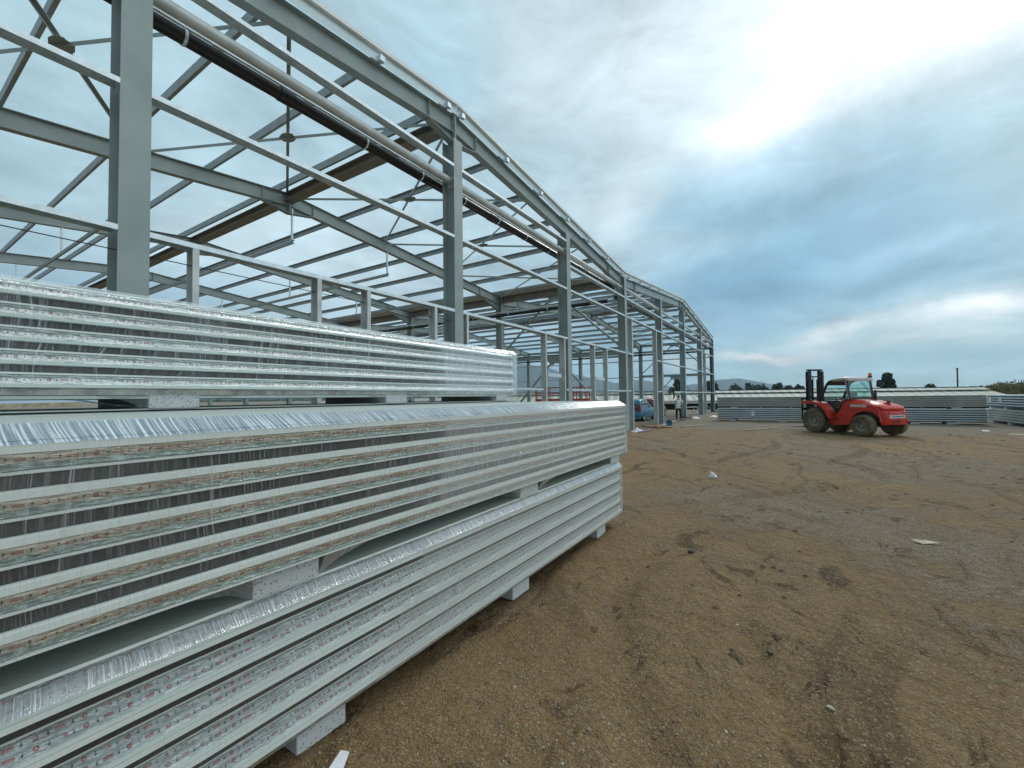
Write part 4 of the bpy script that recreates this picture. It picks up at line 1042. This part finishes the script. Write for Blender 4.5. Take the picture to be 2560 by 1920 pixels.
# ================================================================== CARS
def car(name, loc, rz, paint, label):
    r = empty(name, loc, rz, label, 'car', 'cars parked inside the frame')
    L = 3.85; hw = .82
    low = [(0, .70, .30, .60), (.06, .78, .22, .72), (.5, .82, .20, .86), (1.2, .83, .18, .90), (2.5, .83, .18, .90), (3.1, .81, .20, .84), (3.65, .76, .22, .68), (3.85, .66, .30, .55)]
    mb = MB(); S = []
    for x, h, z0, z1 in low: S.append([(x, -h*.92, z0), (x, h*.92, z0), (x, h, z0+.12), (x, h, z1-.16), (x, h*.93, z1), (x, -h*.93, z1), (x, -h, z1-.16), (x, -h, z0+.12)])
    mb.loft(S); body = mb.build('body', paint, r, smooth=True, bevel=.02)
    cab = [(.10, .70, .84, .90), (.42, .66, .84, 1.38), (1.0, .62, .84, 1.46), (1.9, .62, .84, 1.44), (2.35, .66, .84, 1.18), (2.95, .72, .84, .88)]
    mb = MB(); S = []
    for x, h, z0, z1 in cab: S.append([(x, -.78, z0), (x, .78, z0), (x, h, z1-.04), (x, h-.10, z1), (x, -h+.10, z1), (x, -h, z1-.04)])
    mb.loft(S); mb.build('roof', paint, r, smooth=True, bevel=.015)
    for s in (1, -1):
        for pts in (((.48, .92), (.62, 1.34), (1.18, 1.38), (1.22, .92)), ((1.32, .92), (1.28, 1.38), (1.85, 1.36), (2.40, .95))):
            def yy(z): return s*(.785-(z-.84)*.26)
            vs = [(a, yy(b)+s*.012, b) for a, b in pts]+[(a, yy(b)-s*.02, b) for a, b in pts]
            mb = MB(); mb.add(vs, [(0, 1, 2, 3), (7, 6, 5, 4), (0, 4, 5, 1), (1, 5, 6, 2), (2, 6, 7, 3), (3, 7, 4, 0)]); mb.build('side_window', 'carglass', r)
    mb = MB(); mb.add([(.10, -.58, .93), (.10, .58, .93), (.39, .50, 1.32), (.39, -.50, 1.32), (.16, -.58, .93), (.16, .58, .93), (.45, .50, 1.32), (.45, -.50, 1.32)], [(0, 1, 2, 3), (7, 6, 5, 4), (0, 4, 5, 1), (1, 5, 6, 2), (2, 6, 7, 3), (3, 7, 4, 0)]); mb.build('rear_window', 'carglass', r)
    mb = MB(); mb.add([(2.93, -.62, .93), (2.93, .62, .93), (2.05, .52, 1.40), (2.05, -.52, 1.40), (2.87, -.62, .90), (2.87, .62, .90), (1.99, .52, 1.37), (1.99, -.52, 1.37)], [(0, 1, 2, 3), (7, 6, 5, 4), (0, 4, 5, 1), (1, 5, 6, 2), (2, 6, 7, 3), (3, 7, 4, 0)]); mb.build('windscreen', 'carglass', r)
    for s in (1, -1):
        mb = MB(); mb.loft([[(.0, s*.55, .66), (.0, s*.80, .66), (.16, s*.825, .66), (.16, s*.6, .66)], [(.09, s*.64, 1.12), (.09, s*.73, 1.12), (.26, s*.75, 1.12), (.26, s*.66, 1.12)]]); mb.build('tail_lamp', 'tail', r, bevel=.01)
        mb = MB(); mb.box((2.42, s*.90, .97), (.10, .18, .12)); mb.build('side_mirror', 'black', r, bevel=.02)
    mb = MB(); mb.box((.01, 0, .40), (.10, 1.42, .20)); bp = mb.build('rear_bumper', paint, r, bevel=.03)
    mb = MB(); mb.box((-.045, 0, .43), (.02, .50, .11)); mb.build('number_plate', 'white', bp)
    for x in (.68, 3.12):
        for s in (1, -1):
            c = (x, s*.74, .29); wo = bpy.data.objects.new('wheel', None); COL.objects.link(wo); wo.parent = r
            mb = MB(); mb.torus_profile([(.19, -.09), (.27, -.095), (.29, -.06), (.29, .06), (.27, .095), (.19, .09)], c, (0, 1, 0), 28); mb.build('tyre', 'black', wo, smooth=True)
            mb = MB(); mb.torus_profile([(.195, -.08), (.195, .08), (.17, .07), (.05, .06), (.001, .07), (.001, -.07), (.05, -.06), (.17, -.07)], c, (0, 1, 0), 20); mb.build('hubcap', 'galv_matt', wo, smooth=True)
    return r
car('parked_car', (27.95, 9.06, 0), 0, 'blue', 'light blue hatchback parked behind the door posts of the steel frame')
car('parked_car', (33.6, 9.75, 0), R_(-2), 'redcar', 'dark red car parked ahead of the blue hatchback inside the frame')

# ================================================================== PERSON
def skin(name, verts, edges, radii, mat, parent=None, sub=2):
    me = bpy.data.meshes.new(name); me.from_pydata(verts, edges, []); o = bpy.data.objects.new(name, me); COL.objects.link(o)
    md = o.modifiers.new('s', 'SKIN'); 
    for i, r in enumerate(radii): me.skin_vertices[0].data[i].radius = (r if isinstance(r, tuple) else (r, r))
    me.skin_vertices[0].data[0].use_root = True; md.use_smooth_shade = True; md.branch_smoothing = .6
    s = o.modifiers.new('u', 'SUBSURF'); s.levels = sub; s.render_levels = sub
    bpy.context.view_layer.update()
    dg = bpy.context.evaluated_depsgraph_get(); m2 = bpy.data.meshes.new_from_object(o.evaluated_get(dg)); bpy.data.objects.remove(o)
    m2.materials.clear(); m2.materials.append(M[mat]); m2.polygons.foreach_set('use_smooth', [True]*len(m2.polygons))
    o = bpy.data.objects.new(name, m2); COL.objects.link(o); 
    if parent: o.parent = parent
    return o
PE = empty('person', (30.75, 6.55, 0), R_(8), 'person in pale shirt and dark trousers leaning forward beside a frame column', 'person')
# local: x forward (away from the camera), y left
J = dict(pel=(0, 0, .88), ch=(.16, 0, 1.12), sh=(.30, 0, 1.33), nk=(.36, 0, 1.42), hd=(.42, 0, 1.50), hd2=(.46, 0, 1.58))
hb = [(0, 0, .90), (.08, 0, 1.02), (.18, 0, 1.18), (.28, 0, 1.34), (.34, 0, 1.43), (.39, 0, 1.50), (.42, 0, 1.585),
      (.29, .17, 1.33), (.36, .22, 1.10), (.50, .20, .90), (.56, .19, .83),
      (.29, -.17, 1.33), (.44, -.24, 1.14), (.64, -.22, 1.10), (.71, -.21, 1.09),
      (0, .09, .86), (-.02, .11, .48), (-.06, .12, .09), (.10, .13, .03),
      (0, -.09, .86), (.14, -.12, .50), (.26, -.13, .10), (.42, -.14, .03)]
he = [(0, 1), (1, 2), (2, 3), (3, 4), (4, 5), (5, 6), (3, 7), (7, 8), (8, 9), (9, 10), (3, 11), (11, 12), (12, 13), (13, 14), (0, 15), (15, 16), (16, 17), (17, 18), (0, 19), (19, 20), (20, 21), (21, 22)]
hr = [.115, .11, .12, .11, .055, .085, .085, .06, .045, .035, .03, .06, .045, .035, .03, .09, .058, .042, .035, .09, .058, .042, .035]
bodyo = skin('body', hb, he, hr, 'skin', PE)
for s, (hx, hy, hz) in ((1, (.56, .19, .83)), (-1, (.71, -.21, 1.09))):
    fv = [(hx, hy, hz)]; fe = []; fr = [.028]
    dirv = Vector((.45, 0, -.9)) if s == 1 else Vector((.98, 0, -.15))
    fv.append(tuple(Vector((hx, hy, hz))+dirv*.07)); fe.append((0, 1)); fr.append(.03)
    for k in range(4):
        b0 = Vector(fv[1])+Vector((0, (k-1.5)*.018, 0)); i = len(fv); fv += [tuple(b0+dirv*.03), tuple(b0+dirv*(.065+.008*(1-abs(k-1.5))))]; fe += [(1, i), (i, i+1)]; fr += [.009, .007]
    i = len(fv); fv += [tuple(Vector(fv[0])+dirv*.04+Vector((0, -.035*s, 0))), tuple(Vector(fv[0])+dirv*.075+Vector((0, -.045*s, 0)))]; fe += [(0, i), (i, i+1)]; fr += [.010, .008]
    skin('hand', fv, fe, fr, 'skin', PE, 1)
skin('shirt', [hb[i] for i in (0, 1, 2, 3)]+[hb[7], hb[8], (.47, .202, .93), hb[11], hb[12], (.62, -.222, 1.105), (-.02, 0, .84)], [(0, 1), (1, 2), (2, 3), (3, 4), (4, 5), (5, 6), (3, 7), (7, 8), (8, 9), (0, 10)], [.17, .165, .18, .15, .09, .072, .055, .09, .072, .055, .17], 'shirt', PE)
skin('trousers', [(0, 0, .92), hb[15], hb[16], (-.055, .12, .12), hb[19], hb[20], (.25, -.13, .13)], [(0, 1), (1, 2), (2, 3), (0, 4), (4, 5), (5, 6)], [.135, .105, .075, .06, .105, .075, .06], 'trousers', PE)
skin('hair', [(.385, 0, 1.53), (.40, 0, 1.62), (.44, 0, 1.62)], [(0, 1), (1, 2)], [.105, .105, .085], 'hair', PE)
for p, q in (((-.10, .12, .04), (.14, .13, .035)), ((.22, -.13, .04), (.46, -.14, .035))): skin('shoe', [p, ((p[0]+q[0])/2, p[1], .045), q], [(0, 1), (1, 2)], [.045, .048, .04], 'black', PE, 1)

# ================================================================== SITE THINGS
# jacket hung on the lower girt
mb = MB(); N = 10
def jk(i, j):
    t = i/N; s = j/8
    return (27.85+1.25*t+.05*sin(j*1.3), 6.46+.05*sin(i*1.4+j)-.06*sin(pi*t), 2.0+.22*sin(pi*min(1, t*1.15))-s*(.30+.38*t)*(.6+.4*sin(i*.9)))
for i in range(N):
    for j in range(8): mb.add([jk(i, j), jk(i+1, j), jk(i+1, j+1), jk(i, j+1)], [(0, 1, 2, 3)])
o = mb.build('jacket', 'black', recalc=False, smooth='all'); sm = o.modifiers.new('t', 'SOLIDIFY'); sm.thickness = .03
tag(o, 'black jacket hung over the lower girt near the bending person', 'jacket')
# round light blue bucket lying at column foot
bm_ = MB(); bm_.torus_profile([(.001, 0), (.14, .0), (.165, .30), (.155, .30), (.13, .02), (.001, .02)], (0, 0, 0), (-1, -.25, .15), 24)
o = bm_.build('bucket', 'ltblue', smooth=True); o.location = (24.0, 5.6, .17); tag(o, 'light blue plastic bucket lying by the foot of a column', 'bucket')
def plank(p0, p1, w_, h, mat, label, name='plank', cat='plank'):
    c = (Vector(p0)+Vector(p1))/2; mb = MB(); mb.bar(Vector(p0)-c, Vector(p1)-c, w_, h); o = mb.build(name, mat, bevel=.003); o.location = c; tag(o, label, cat)
plank((23.6, 4.9, .04), (26.1, 4.0, .04), .08, .04, 'wood', 'thin pale batten lying in front of the blue bucket')
plank((24.3, 6.0, .05), (28.3, 6.2, .07), .10, .04, 'wood', 'pale board running from the column foot towards the bending person')
plank((22.2, 5.7, .03), (24.0, 6.1, .03), .12, .03, 'rust', 'reddish board half buried beside the column foot')
plank((22.6, -.0+1.9, .03), (24.6, .7, .03), .10, .03, 'wood', 'long pale batten on the ground left of the forklift')
mb = MB(); pts = [(19.6, 5.9, .03), (20.5, 5.75, .03), (21.6, 5.8, .04), (21.9, 6.0, .03)]; c0 = Vector(pts[0]); mb.path([Vector(p)-c0 for p in pts], .022, 8)
o = mb.build('cable', M.setdefault('violet', simple('violet_cable', (.10, .07, .28), .5)), smooth=True); o.location = c0; tag(o, 'violet cable lying at the foot of the first door post', 'cable')
mb = MB(); rr = random.Random(4); pts = [Vector((28.4+.45*k, 6.15+.22*sin(k*1.3), .03+.02*(k % 2))) for k in range(14)]; c0 = pts[0].copy(); mb.path([p-c0 for p in pts], .02, 6)
o = mb.build('cable', 'black_pipe', smooth=True); o.location = c0; tag(o, 'dark cable snaking past the column foot behind the person', 'cable')
# crumpled plastic sheet at the door post foot
def crumple_thing(x, y, sx, sy, h, mat, label, name='plastic_sheet', cat='plastic sheet', seed=1):
    mb = MB(); n = 9
    def q(i, j):
        a = (i/n-.5); b = (j/n-.5); e = max(0, 1-(a*a+b*b)*4)
        return (a*sx*(1+.2*mn.noise(Vector((i, j, seed)))), b*sy, .008+h*e*abs(mn.noise(Vector((i*.9+seed, j*.9, 0))))*2)
    for i in range(n):
        for j in range(n): mb.add([q(i, j), q(i+1, j), q(i+1, j+1), q(i, j+1)], [(0, 1, 2, 3)])
    o = mb.build(name, mat, recalc=False); o.location = (x, y, relief(x, y)); sm = o.modifiers.new('t', 'SOLIDIFY'); sm.thickness = .003; tag(o, label, cat); return o
crumple_thing(20.2, 6.1, .9, .5, .25, 'paper', 'crumpled pale sheeting heaped at the foot of the first door post', seed=3)
crumple_thing(33.3, 5.9, 1.3, .5, .22, 'paper', 'crumpled pale sheeting at the column foot past the bending person', seed=5)
crumple_thing(36.5, 5.2, .9, .5, .12, 'white', 'small white sheet lying near the far columns', seed=6)
# soil mounds at column feet
for x, y, s, lb in ((23.2, 6.0, .8, 'reddish wet soil heaped round the foot of the nearest door-bay column'), (33.8, 6.3, .8, 'reddish wet soil heaped at the column foot past the bending person'), (47.0, 6.2, .9, 'reddish soil heaped at the foot of the farthest corner column')):
    stone_thing(x, y, s, 'rust', lb, .10, seed=x, name='soil_heap', cat='soil heap')
# trestle
TR = empty('trestle', (33.6, 6.9, 0), R_(-15), 'low grey metal trestle standing behind the column past the person', 'trestle')
for x in (0, 2.2):
    for y in (-.25, .25):
        mb = MB(); mb.bar((x, y, 0), (x, y*.5, .75), .04); mb.build('leg', 'galv_matt', TR)
mb = MB(); mb.box((1.1, 0, .76), (2.4, .20, .03)); mb.bar((0, -.2, .3), (2.2, -.2, .3), .03); mb.build('rail', 'galv_matt', TR)
# scrap on the yard
def scrap(x, y, pts, mat, label, lift=.03, name='paper_scrap', cat='paper scrap'):
    n = len(pts); mb = MB(); vs = [(p[0], p[1], p[2]) for p in pts]+[(p[0], p[1], p[2]+.004) for p in pts]
    mb.add(vs, [tuple(range(n))[::-1], tuple(range(n, 2*n))]+[(i, (i+1) % n, (i+1) % n+n, i+n) for i in range(n)]); o = mb.build(name, mat); o.location = (x, y, relief(x, y)+.006); tag(o, label, cat)
scrap(9.45, 1.42, [(0, .05, 0), (.02, .02, .12), (.05, -.02, .10), (.09, -.10, .02), (.03, -.09, 0)], 'white', 'white folded paper scrap standing on the mud in mid yard')
scrap(6.38, -1.15, [(-.05, .03, .0), (.0, .12, .02), (.05, .05, .03), (.09, -.03, .01), (.04, -.12, .01), (0, -.02, 0)], 'wood', 'tan torn wood scrap lying on the gravel at right', name='wood_scrap', cat='wood scrap')
scrap(1.28, 1.735, [(-.10, .02, 0), (.0, .05, .02), (.015, .01, .02), (-.05, -.03, .0)], 'paper', 'torn white card with brown edge under the lowest bundle', name='torn_card', cat='card')
scrap(10.9, -3.3, [(0, .05, 0), (.05, .03, .02), (.04, -.05, .02), (-.02, -.04, 0)], 'white', 'tiny white scrap on the tyre tracks in front of the forklift')
scrap(26.0, -6.7, [(-.05, .12, 0), (.05, .12, .03), (.06, -.08, .03), (-.03, -.12, 0)], 'paper', 'flat pale scrap on the grey gravel right of the forklift')
scrap(24.5, -7.5, [(-.1, .6, 0), (0, .6, .02), (.1, -.5, .02), (0, -.5, 0)], 'wood', 'thin pale strip on the gravel in front of the right-hand bundles', name='wood_scrap', cat='wood scrap')
M['darkstone'] = simple('dark_wet_stone', (.07, .06, .05), .7, 0, .3, 20)
M['palestone'] = simple('pale_stone_single', (.50, .47, .38), .8, 0, .15, 20)
for x, y, s, mt_, lb in ((4.86, .94, .04, 'darkstone', 'flat dark stone lying alone in the mud right of the lowest bundle end'),
                        (3.27, .17, .022, 'darkstone', 'small dark clod-like stone in the mud at lower centre'),
                        (2.88, -.12, .020, 'palestone', 'cream flat pebble among grey gravel at lower right'),
                        (3.58, .39, .014, 'palestone', 'small pale round pebble on brown mud right of centre')):
    stone_thing(x, y, s, mt_, lb, .55, seed=x*7)
# clods of mud, countable dark lumps
def clods():
    rr = random.Random(9)
    V_ = 0
    mb = MB()
    for k in range(420):
        d = rr.uniform(3, 24); a = R_(rr.uniform(-18, 30)); x, y = d*cos(a), d*sin(a)
        if mn.noise(Vector((x*.3, y*.5, 11))) < .02 or y > 1.5: continue
        s = rr.uniform(.012, .035)*(1+d/18); z = relief(x, y); th = rr.uniform(0, 6)
        vs = []
        for b in ((1, 0, .1), (.3, .8, .15), (-.8, .4, .1), (-.6, -.6, .15), (.4, -.8, .1), (0, 0, .6)):
            kx = s*rr.uniform(.7, 1.3); vs.append((x+(b[0]*cos(th)-b[1]*sin(th))*kx*1.5, y+(b[0]*sin(th)+b[1]*cos(th))*kx*1.0, z+b[2]*s*.9-.004))
        mb.add(vs, [(0, 1, 5), (1, 2, 5), (2, 3, 5), (3, 4, 5), (4, 0, 5)])
    o = mb.build('mud_clods', M.setdefault('clod', simple('dark_mud_clod', (.085, .052, .026), .95, 0, .3, 15)))
    tag(o, 'dark mud clods churned up along the tyre tracks of the yard', 'mud clods', kind='stuff')
clods()

# red scissor lift
SL = empty('scissor_lift', (22.6, 11.2, 0), R_(-57), 'orange-red scissor lift with railed platform standing inside the frame', 'scissor lift')
mb = MB(); mb.box((0, 0, .45), (2.5, 1.1, .45)); mb.build('chassis', 'lift_red', SL, bevel=.02)
for x in (-.9, .9):
    for y in (-.52, .52):
        mb = MB(); mb.tube((x, y-.09, .25), (x, y+.09, .25), .25, 20); mb.build('wheel', 'black', SL, smooth=True)
for s in (-1, 1):
    mb = MB(); mb.bar((-1.1, s*.4, .7), (1.1, s*.4, 1.3), .05, .10, up=(0, 1, 0)); mb.bar((-1.1, s*.4, 1.3), (1.1, s*.4, .7), .05, .10, up=(0, 1, 0)); mb.build('scissor_arm', 'lift_red', SL)
mb = MB(); mb.box((0, 0, 1.44), (3.0, 1.25, .20)); pf = mb.build('platform', 'lift_red', SL, bevel=.01)
mb = MB()
for z in (1.85, 2.18):
    for y in (-.6, .6): mb.bar((-1.48, y, z), (1.48, y, z), .035)
    for x in (-1.48, 1.48): mb.bar((x, -.6, z), (x, .6, z), .035)
for x in (-1.48, -.75, 0, .75, 1.48):
    for y in (-.6, .6): mb.bar((x, y, 1.5), (x, y, 2.18), .05)
for k in range(4): mb.bar((1.48, -.25, 1.6+.15*k), (1.48, .25, 1.6+.15*k), .03)
mb.build('guard_rail', 'lift_red', pf)
mb = MB(); mb.box((.25, -.62, 2.0), (.55, .22, .32)); mb.build('control_box', 'lift_red', SL, bevel=.03)

# things seen through the gap under the top bundle
YM = empty('site_compressor', (3.4, 12.4, 0), R_(10), 'yellow machine seen through the gap under the topmost bundle', 'site machine')
mb = MB(); mb.box((0, 0, 1.2), (.9, .8, .55)); mb.build('body', 'yellow', YM, bevel=.05)
mb = MB(); mb.bar((.45, 0, 1.25), (1.1, 0, 1.5), .06); mb.bar((.5, .1, 1.5), (1.05, .1, 1.2), .06); mb.bar((.4, -.2, 1.52), (1.1, -.2, 1.52), .05); mb.build('frame', 'yellow', YM)
mb = MB(); mb.box((0, 0, .55), (1.2, .9, .7)); mb.build('chassis', 'black', YM, bevel=.04)
for x in (-.45, .45):
    for y in (-.45, .45):
        mb = MB(); mb.tube((x, y-.1, .3), (x, y+.1, .3), .3, 20); mb.build('wheel', 'black', YM, smooth=True)
far_bundle(9, .155, 3.2, 'white panel stack seen through the gap under the topmost bundle', 'white', (.75, 15.6, .06), 0, None, name='panel_bundle', bh=.06)
plank((.2, 17, 1.55), (3.8, 17.5, 1.6), .3, .12, 'wood', 'brown board on the clutter behind the topmost bundle')

# ================================================================== LONG LOW SHED
SH = empty('long_shed', (61.5, -.3, 0), 0, 'long low livestock shed with pale two-tier corrugated roof beyond the yard', 'shed')
ang = math.atan2(-17.8-17.2, 67.4-55.6)
SH.rotation_euler = (0, 0, ang)
Ls0, Ls1 = -63, 18.6
def slab(x0, x1, y0, z0, y1, z1, t, mat, name):
    mb = MB(); mb.add([(x0, y0, z0), (x1, y0, z0), (x1+(-.6 if y1 < y0 else 0), y1, z1), (x0, y1, z1), (x0, y0, z0-t), (x1, y0, z0-t), (x1+(-.6 if y1 < y0 else 0), y1, z1-t), (x0, y1, z1-t)], [(0, 1, 2, 3), (7, 6, 5, 4), (0, 4, 5, 1), (1, 5, 6, 2), (2, 6, 7, 3), (3, 7, 4, 0)])
    return mb.build(name, mat, SH)
# local -y faces the yard
slab(Ls0, Ls1-.8, -1.1, 1.93, 0, 2.20, .05, 'shed', 'roof_upper'); slab(Ls0, Ls1-.8, 1.1, 1.93, 0, 2.20, .05, 'shed', 'roof_upper')
slab(Ls0, Ls1-.6, -4.2, 1.05, -.9, 1.80, .05, 'shed', 'roof_lower'); slab(Ls0, Ls1-.6, 4.2, 1.05, .9, 1.80, .05, 'shed', 'roof_lower')
mb = MB(); mb.box(((Ls0+Ls1)/2, 0, 2.23), (Ls1-Ls0, .2, .06)); mb.box(((Ls0+Ls1)/2, -1.0, 1.86), (Ls1-Ls0, .05, .10)); mb.build('ridge_cap', 'dark_in', SH)  # second box paints the shaded gap between the roof tiers
mb = MB(); mb.box(((Ls0+Ls1)/2, -4.2, .78), (Ls1-Ls0, .1, .13)); mb.build('fascia', 'white', SH)
mb = MB(); mb.box(((Ls0+Ls1)/2, -3.2, .45), (Ls1-Ls0, .1, .9)); mb.build('interior_shade', 'dark_in', SH)  # dark sheet stands in for the shade inside the open shed
for k in range(27):
    mb = MB(); mb.box((Ls0+1+3*k, -4.15, .5), (.12, .12, 1.0)); mb.build('post', 'concrete', SH)

# ================================================================== TREES, REEDS, POLE
def tree(x, y, h, w_, label, seed, dens=900, trunk=.25, name='tree', shape='oval', leaf=.35, base=.12):
    t = empty(name, (x, y, 0), 0, label, 'tree', 'distant trees beyond the yard')
    rr = random.Random(seed)
    mb = MB(); mb.tube((0, 0, -.3), (0, 0, h*.55), h*.025, 8, r2=h*.012)
    for k in range(7):
        a = rr.uniform(0, 6.28); z = h*rr.uniform(.2, .5); mb.tube((0, 0, z), (cos(a)*w_*.33, sin(a)*w_*.33, z+h*.2), h*.01, 6, r2=h*.004)
    mb.build('trunk', 'bark', t)
    mb = MB(); lobes = []
    for k in range(16):
        z = rr.uniform(base+.1, .92); rad = w_/2*(1-abs(z-.42)*1.15)*.72 if shape == 'oval' else w_/2*.75*(1-.6*abs(z-.6))
        a = rr.uniform(0, 6.28); d = rr.uniform(.2, 1)*rad; lobes.append((cos(a)*d, sin(a)*d, z*h, rr.uniform(.14, .26)*w_))
    for k in range(dens):
        lx, ly, lz, lr = rr.choice(lobes); v = Vector((rr.gauss(0, 1), rr.gauss(0, 1), rr.gauss(0, 1))).normalized()*lr*rr.uniform(.55, 1.05)
        c = Vector((lx, ly, lz))+Vector((v.x, v.y, v.z*1.0)); s = leaf*rr.uniform(.5, 1.3)
        a = Vector((rr.gauss(0, 1), rr.gauss(0, 1), rr.gauss(0, 1))).normalized()*s; b = a.orthogonal().normalized()*s*.7
        if c.z < h*base: continue
        mb.add([c-a, c+b, c+a, c-b], [(0, 1, 2, 3)])
    mb.build('crown', 'leaf_far', t, recalc=False)
    return t
tree(99, -13.8, 5.1, 3.2, 'single dense dark tree above the shed roof, right of the forklift cab', 1, 2400, leaf=.22, base=.05)
tree(141, 3.6, 4.6, 3.6, 'dark bushy tree left of the forklift mast, tallest of its clump', 2, 1200, leaf=.35)
tree(142, 1.0, 3.9, 4.0, 'low bushy tree in the middle of the clump beside the forklift mast', 3, 1100, leaf=.35)
tree(143.5, -1.4, 4.0, 3.8, 'low bushy tree of the clump nearest the forklift mast', 4, 1100, leaf=.35)
tree(118, 25.0, 5.8, 4.8, 'large round tree seen through the frame beside the hung jacket', 5, 2600, leaf=.35)
tree(150, 21.5, 5.5, 7.0, 'low hazy tree seen between the far columns of the frame', 6, 1000, leaf=.5)
tree(190, 19, 4.6, 8, 'hazy pale tree just right of the farthest column', 7, 1100, leaf=.5)
tree(200, 14.5, 5.6, 8, 'hazy tree with a pointed top on the low tree line', 8, 1200, leaf=.5)
tree(205, 10.5, 4.4, 9, 'hazy low wide tree at the right end of the low tree line', 9, 1200, leaf=.5)
tree(123, -24, 3.1, 3.4, 'small round bush beyond the right end of the shed roof', 10, 1000, leaf=.3)
# utility pole
PO = empty('utility_pole', (83.3, -18.9, 0), 0, 'lone dark wooden utility pole behind the shed roof', 'utility pole')
mb = MB(); mb.tube((0, 0, 0), (-.25, 0, 5.0), .10, 10, r2=.08); mb.build('pole', 'bark', PO)
mb = MB(); mb.box((-.24, 0, 4.8), (.06, .3, .06)); mb.build('crossarm', 'bark', PO)
# reeds
def reeds():
    rr = random.Random(12); mb = MB()
    A0, A1 = (96, -21), (66, -34)
    core = []
    for k in range(30000):
        t = rr.random()**.8*1.25; d = rr.uniform(0, 9)
        x = A0[0]+(A1[0]-A0[0])*t+d*.7; y = A0[1]+(A1[1]-A0[1])*t-d*.2+rr.uniform(-1, 1)
        H_ = 2.0+1.4*min(1.2, t*2)+.5*mn.noise(Vector((x*.3, y*.3, 0)))
        h = H_*rr.uniform(.6, 1.0)*(1.10 if rr.random() < .03 else 1); ln = rr.uniform(-.3, .3); w_ = rr.uniform(.025, .05)
        b = h*rr.uniform(.15, .7) if rr.random() < .7 else 0
        a = rr.uniform(0, 3.14); ca, sa = cos(a)*w_, sin(a)*w_
        if rr.random() < .72:
            L_ = rr.uniform(.5, 1.0); z0 = h*rr.uniform(.25, .95); dx_, dy_ = rr.uniform(-.6, .6), rr.uniform(-.6, .6)
            mb.add([(x-ca, y-sa, z0), (x+ca, y+sa, z0), (x+dx_*.6, y+dy_*.6, z0+.35), (x+dx_, y+dy_, z0+.10)], [(0, 1, 2), (2, 3, 0)], 0)
        else:
            mb.add([(x-ca, y-sa, 0), (x+ca, y+sa, 0), (x+ln+ca*.3, y+ln*.5, h)], [(0, 1, 2)], 0)
            if rr.random() < .25: mb.add([(x+ln-ca*2, y+ln*.5-sa*2, h-.1), (x+ln+ca*2, y+ln*.5+sa*2, h-.05), (x+ln, y+ln*.5, h+.4)], [(0, 1, 2)], 1)
    o = mb.build('reed_bed', ['reed', M.setdefault('plume', simple('reed_plume', (.30, .24, .16), .9))], recalc=False)
    tag(o, 'bed of tall yellow-green reeds rising behind the right-hand bundles', 'reeds', kind='stuff')
    # dense inner mass of stems
    mb = MB()
    for k in range(6000):
        t = rr.random()*1.25; x = A0[0]+(A1[0]-A0[0])*t+4; y = A0[1]+(A1[1]-A0[1])*t-1; H_ = 1.9+1.3*min(1.2, t*2)
        x += rr.uniform(-1, 3); a = rr.uniform(0, 3.1); mb.add([(x-cos(a)*.2, y-sin(a)*.2, 0), (x+cos(a)*.2, y+sin(a)*.2, 0), (x+rr.uniform(-.2, .2), y, H_*rr.uniform(.6, 1))], [(0, 1, 2)])
    o = mb.build('reed_thicket', 'reed_dark', recalc=False); tag(o, 'dark inner stems of the reed bed at the right', 'reeds', kind='stuff')
reeds()
# low far tree line
mb = MB(); rr = random.Random(5)
for k in range(6000):
    a = R_(rr.uniform(-35, 70)); d = rr.uniform(600, 760); h = 2.0+2.4*abs(mn.noise(Vector((math.degrees(a)*.5, 0, 2))))
    c = Vector((d*cos(a), d*sin(a), rr.uniform(0, h))); s = rr.uniform(1.2, 2.2); p = Vector((rr.gauss(0, 1), rr.gauss(0, 1), rr.gauss(0, 1))).normalized()*s; q = p.orthogonal().normalized()*s
    mb.add([c-p, c+q, c+p, c-q], [(0, 1, 2, 3)])
o = mb.build('tree_line', 'leaf_far', recalc=False); tag(o, 'far low belt of trees along the plain', 'tree line', kind='stuff')

# ================================================================== HAZE
hz = bpy.data.materials.new('haze_air'); hz.use_nodes = True; nt = hz.node_tree; nt.nodes.clear()
vo = nt.nodes.new('ShaderNodeVolumePrincipled'); ou = nt.nodes.new('ShaderNodeOutputMaterial'); nt.links.new(vo.outputs[0], ou.inputs['Volume'])
vo.inputs['Color'].default_value = (.50, .75, .95, 1); vo.inputs['Density'].default_value = 0.00021; vo.inputs['Anisotropy'].default_value = .2
mb = MB(); mb.box((0, 0, 148), (9000, 9000, 300)); o = mb.build('haze', hz); tag(o, kind='stuff'); o['label'] = 'thin blue haze over the plain'; o['category'] = 'haze'
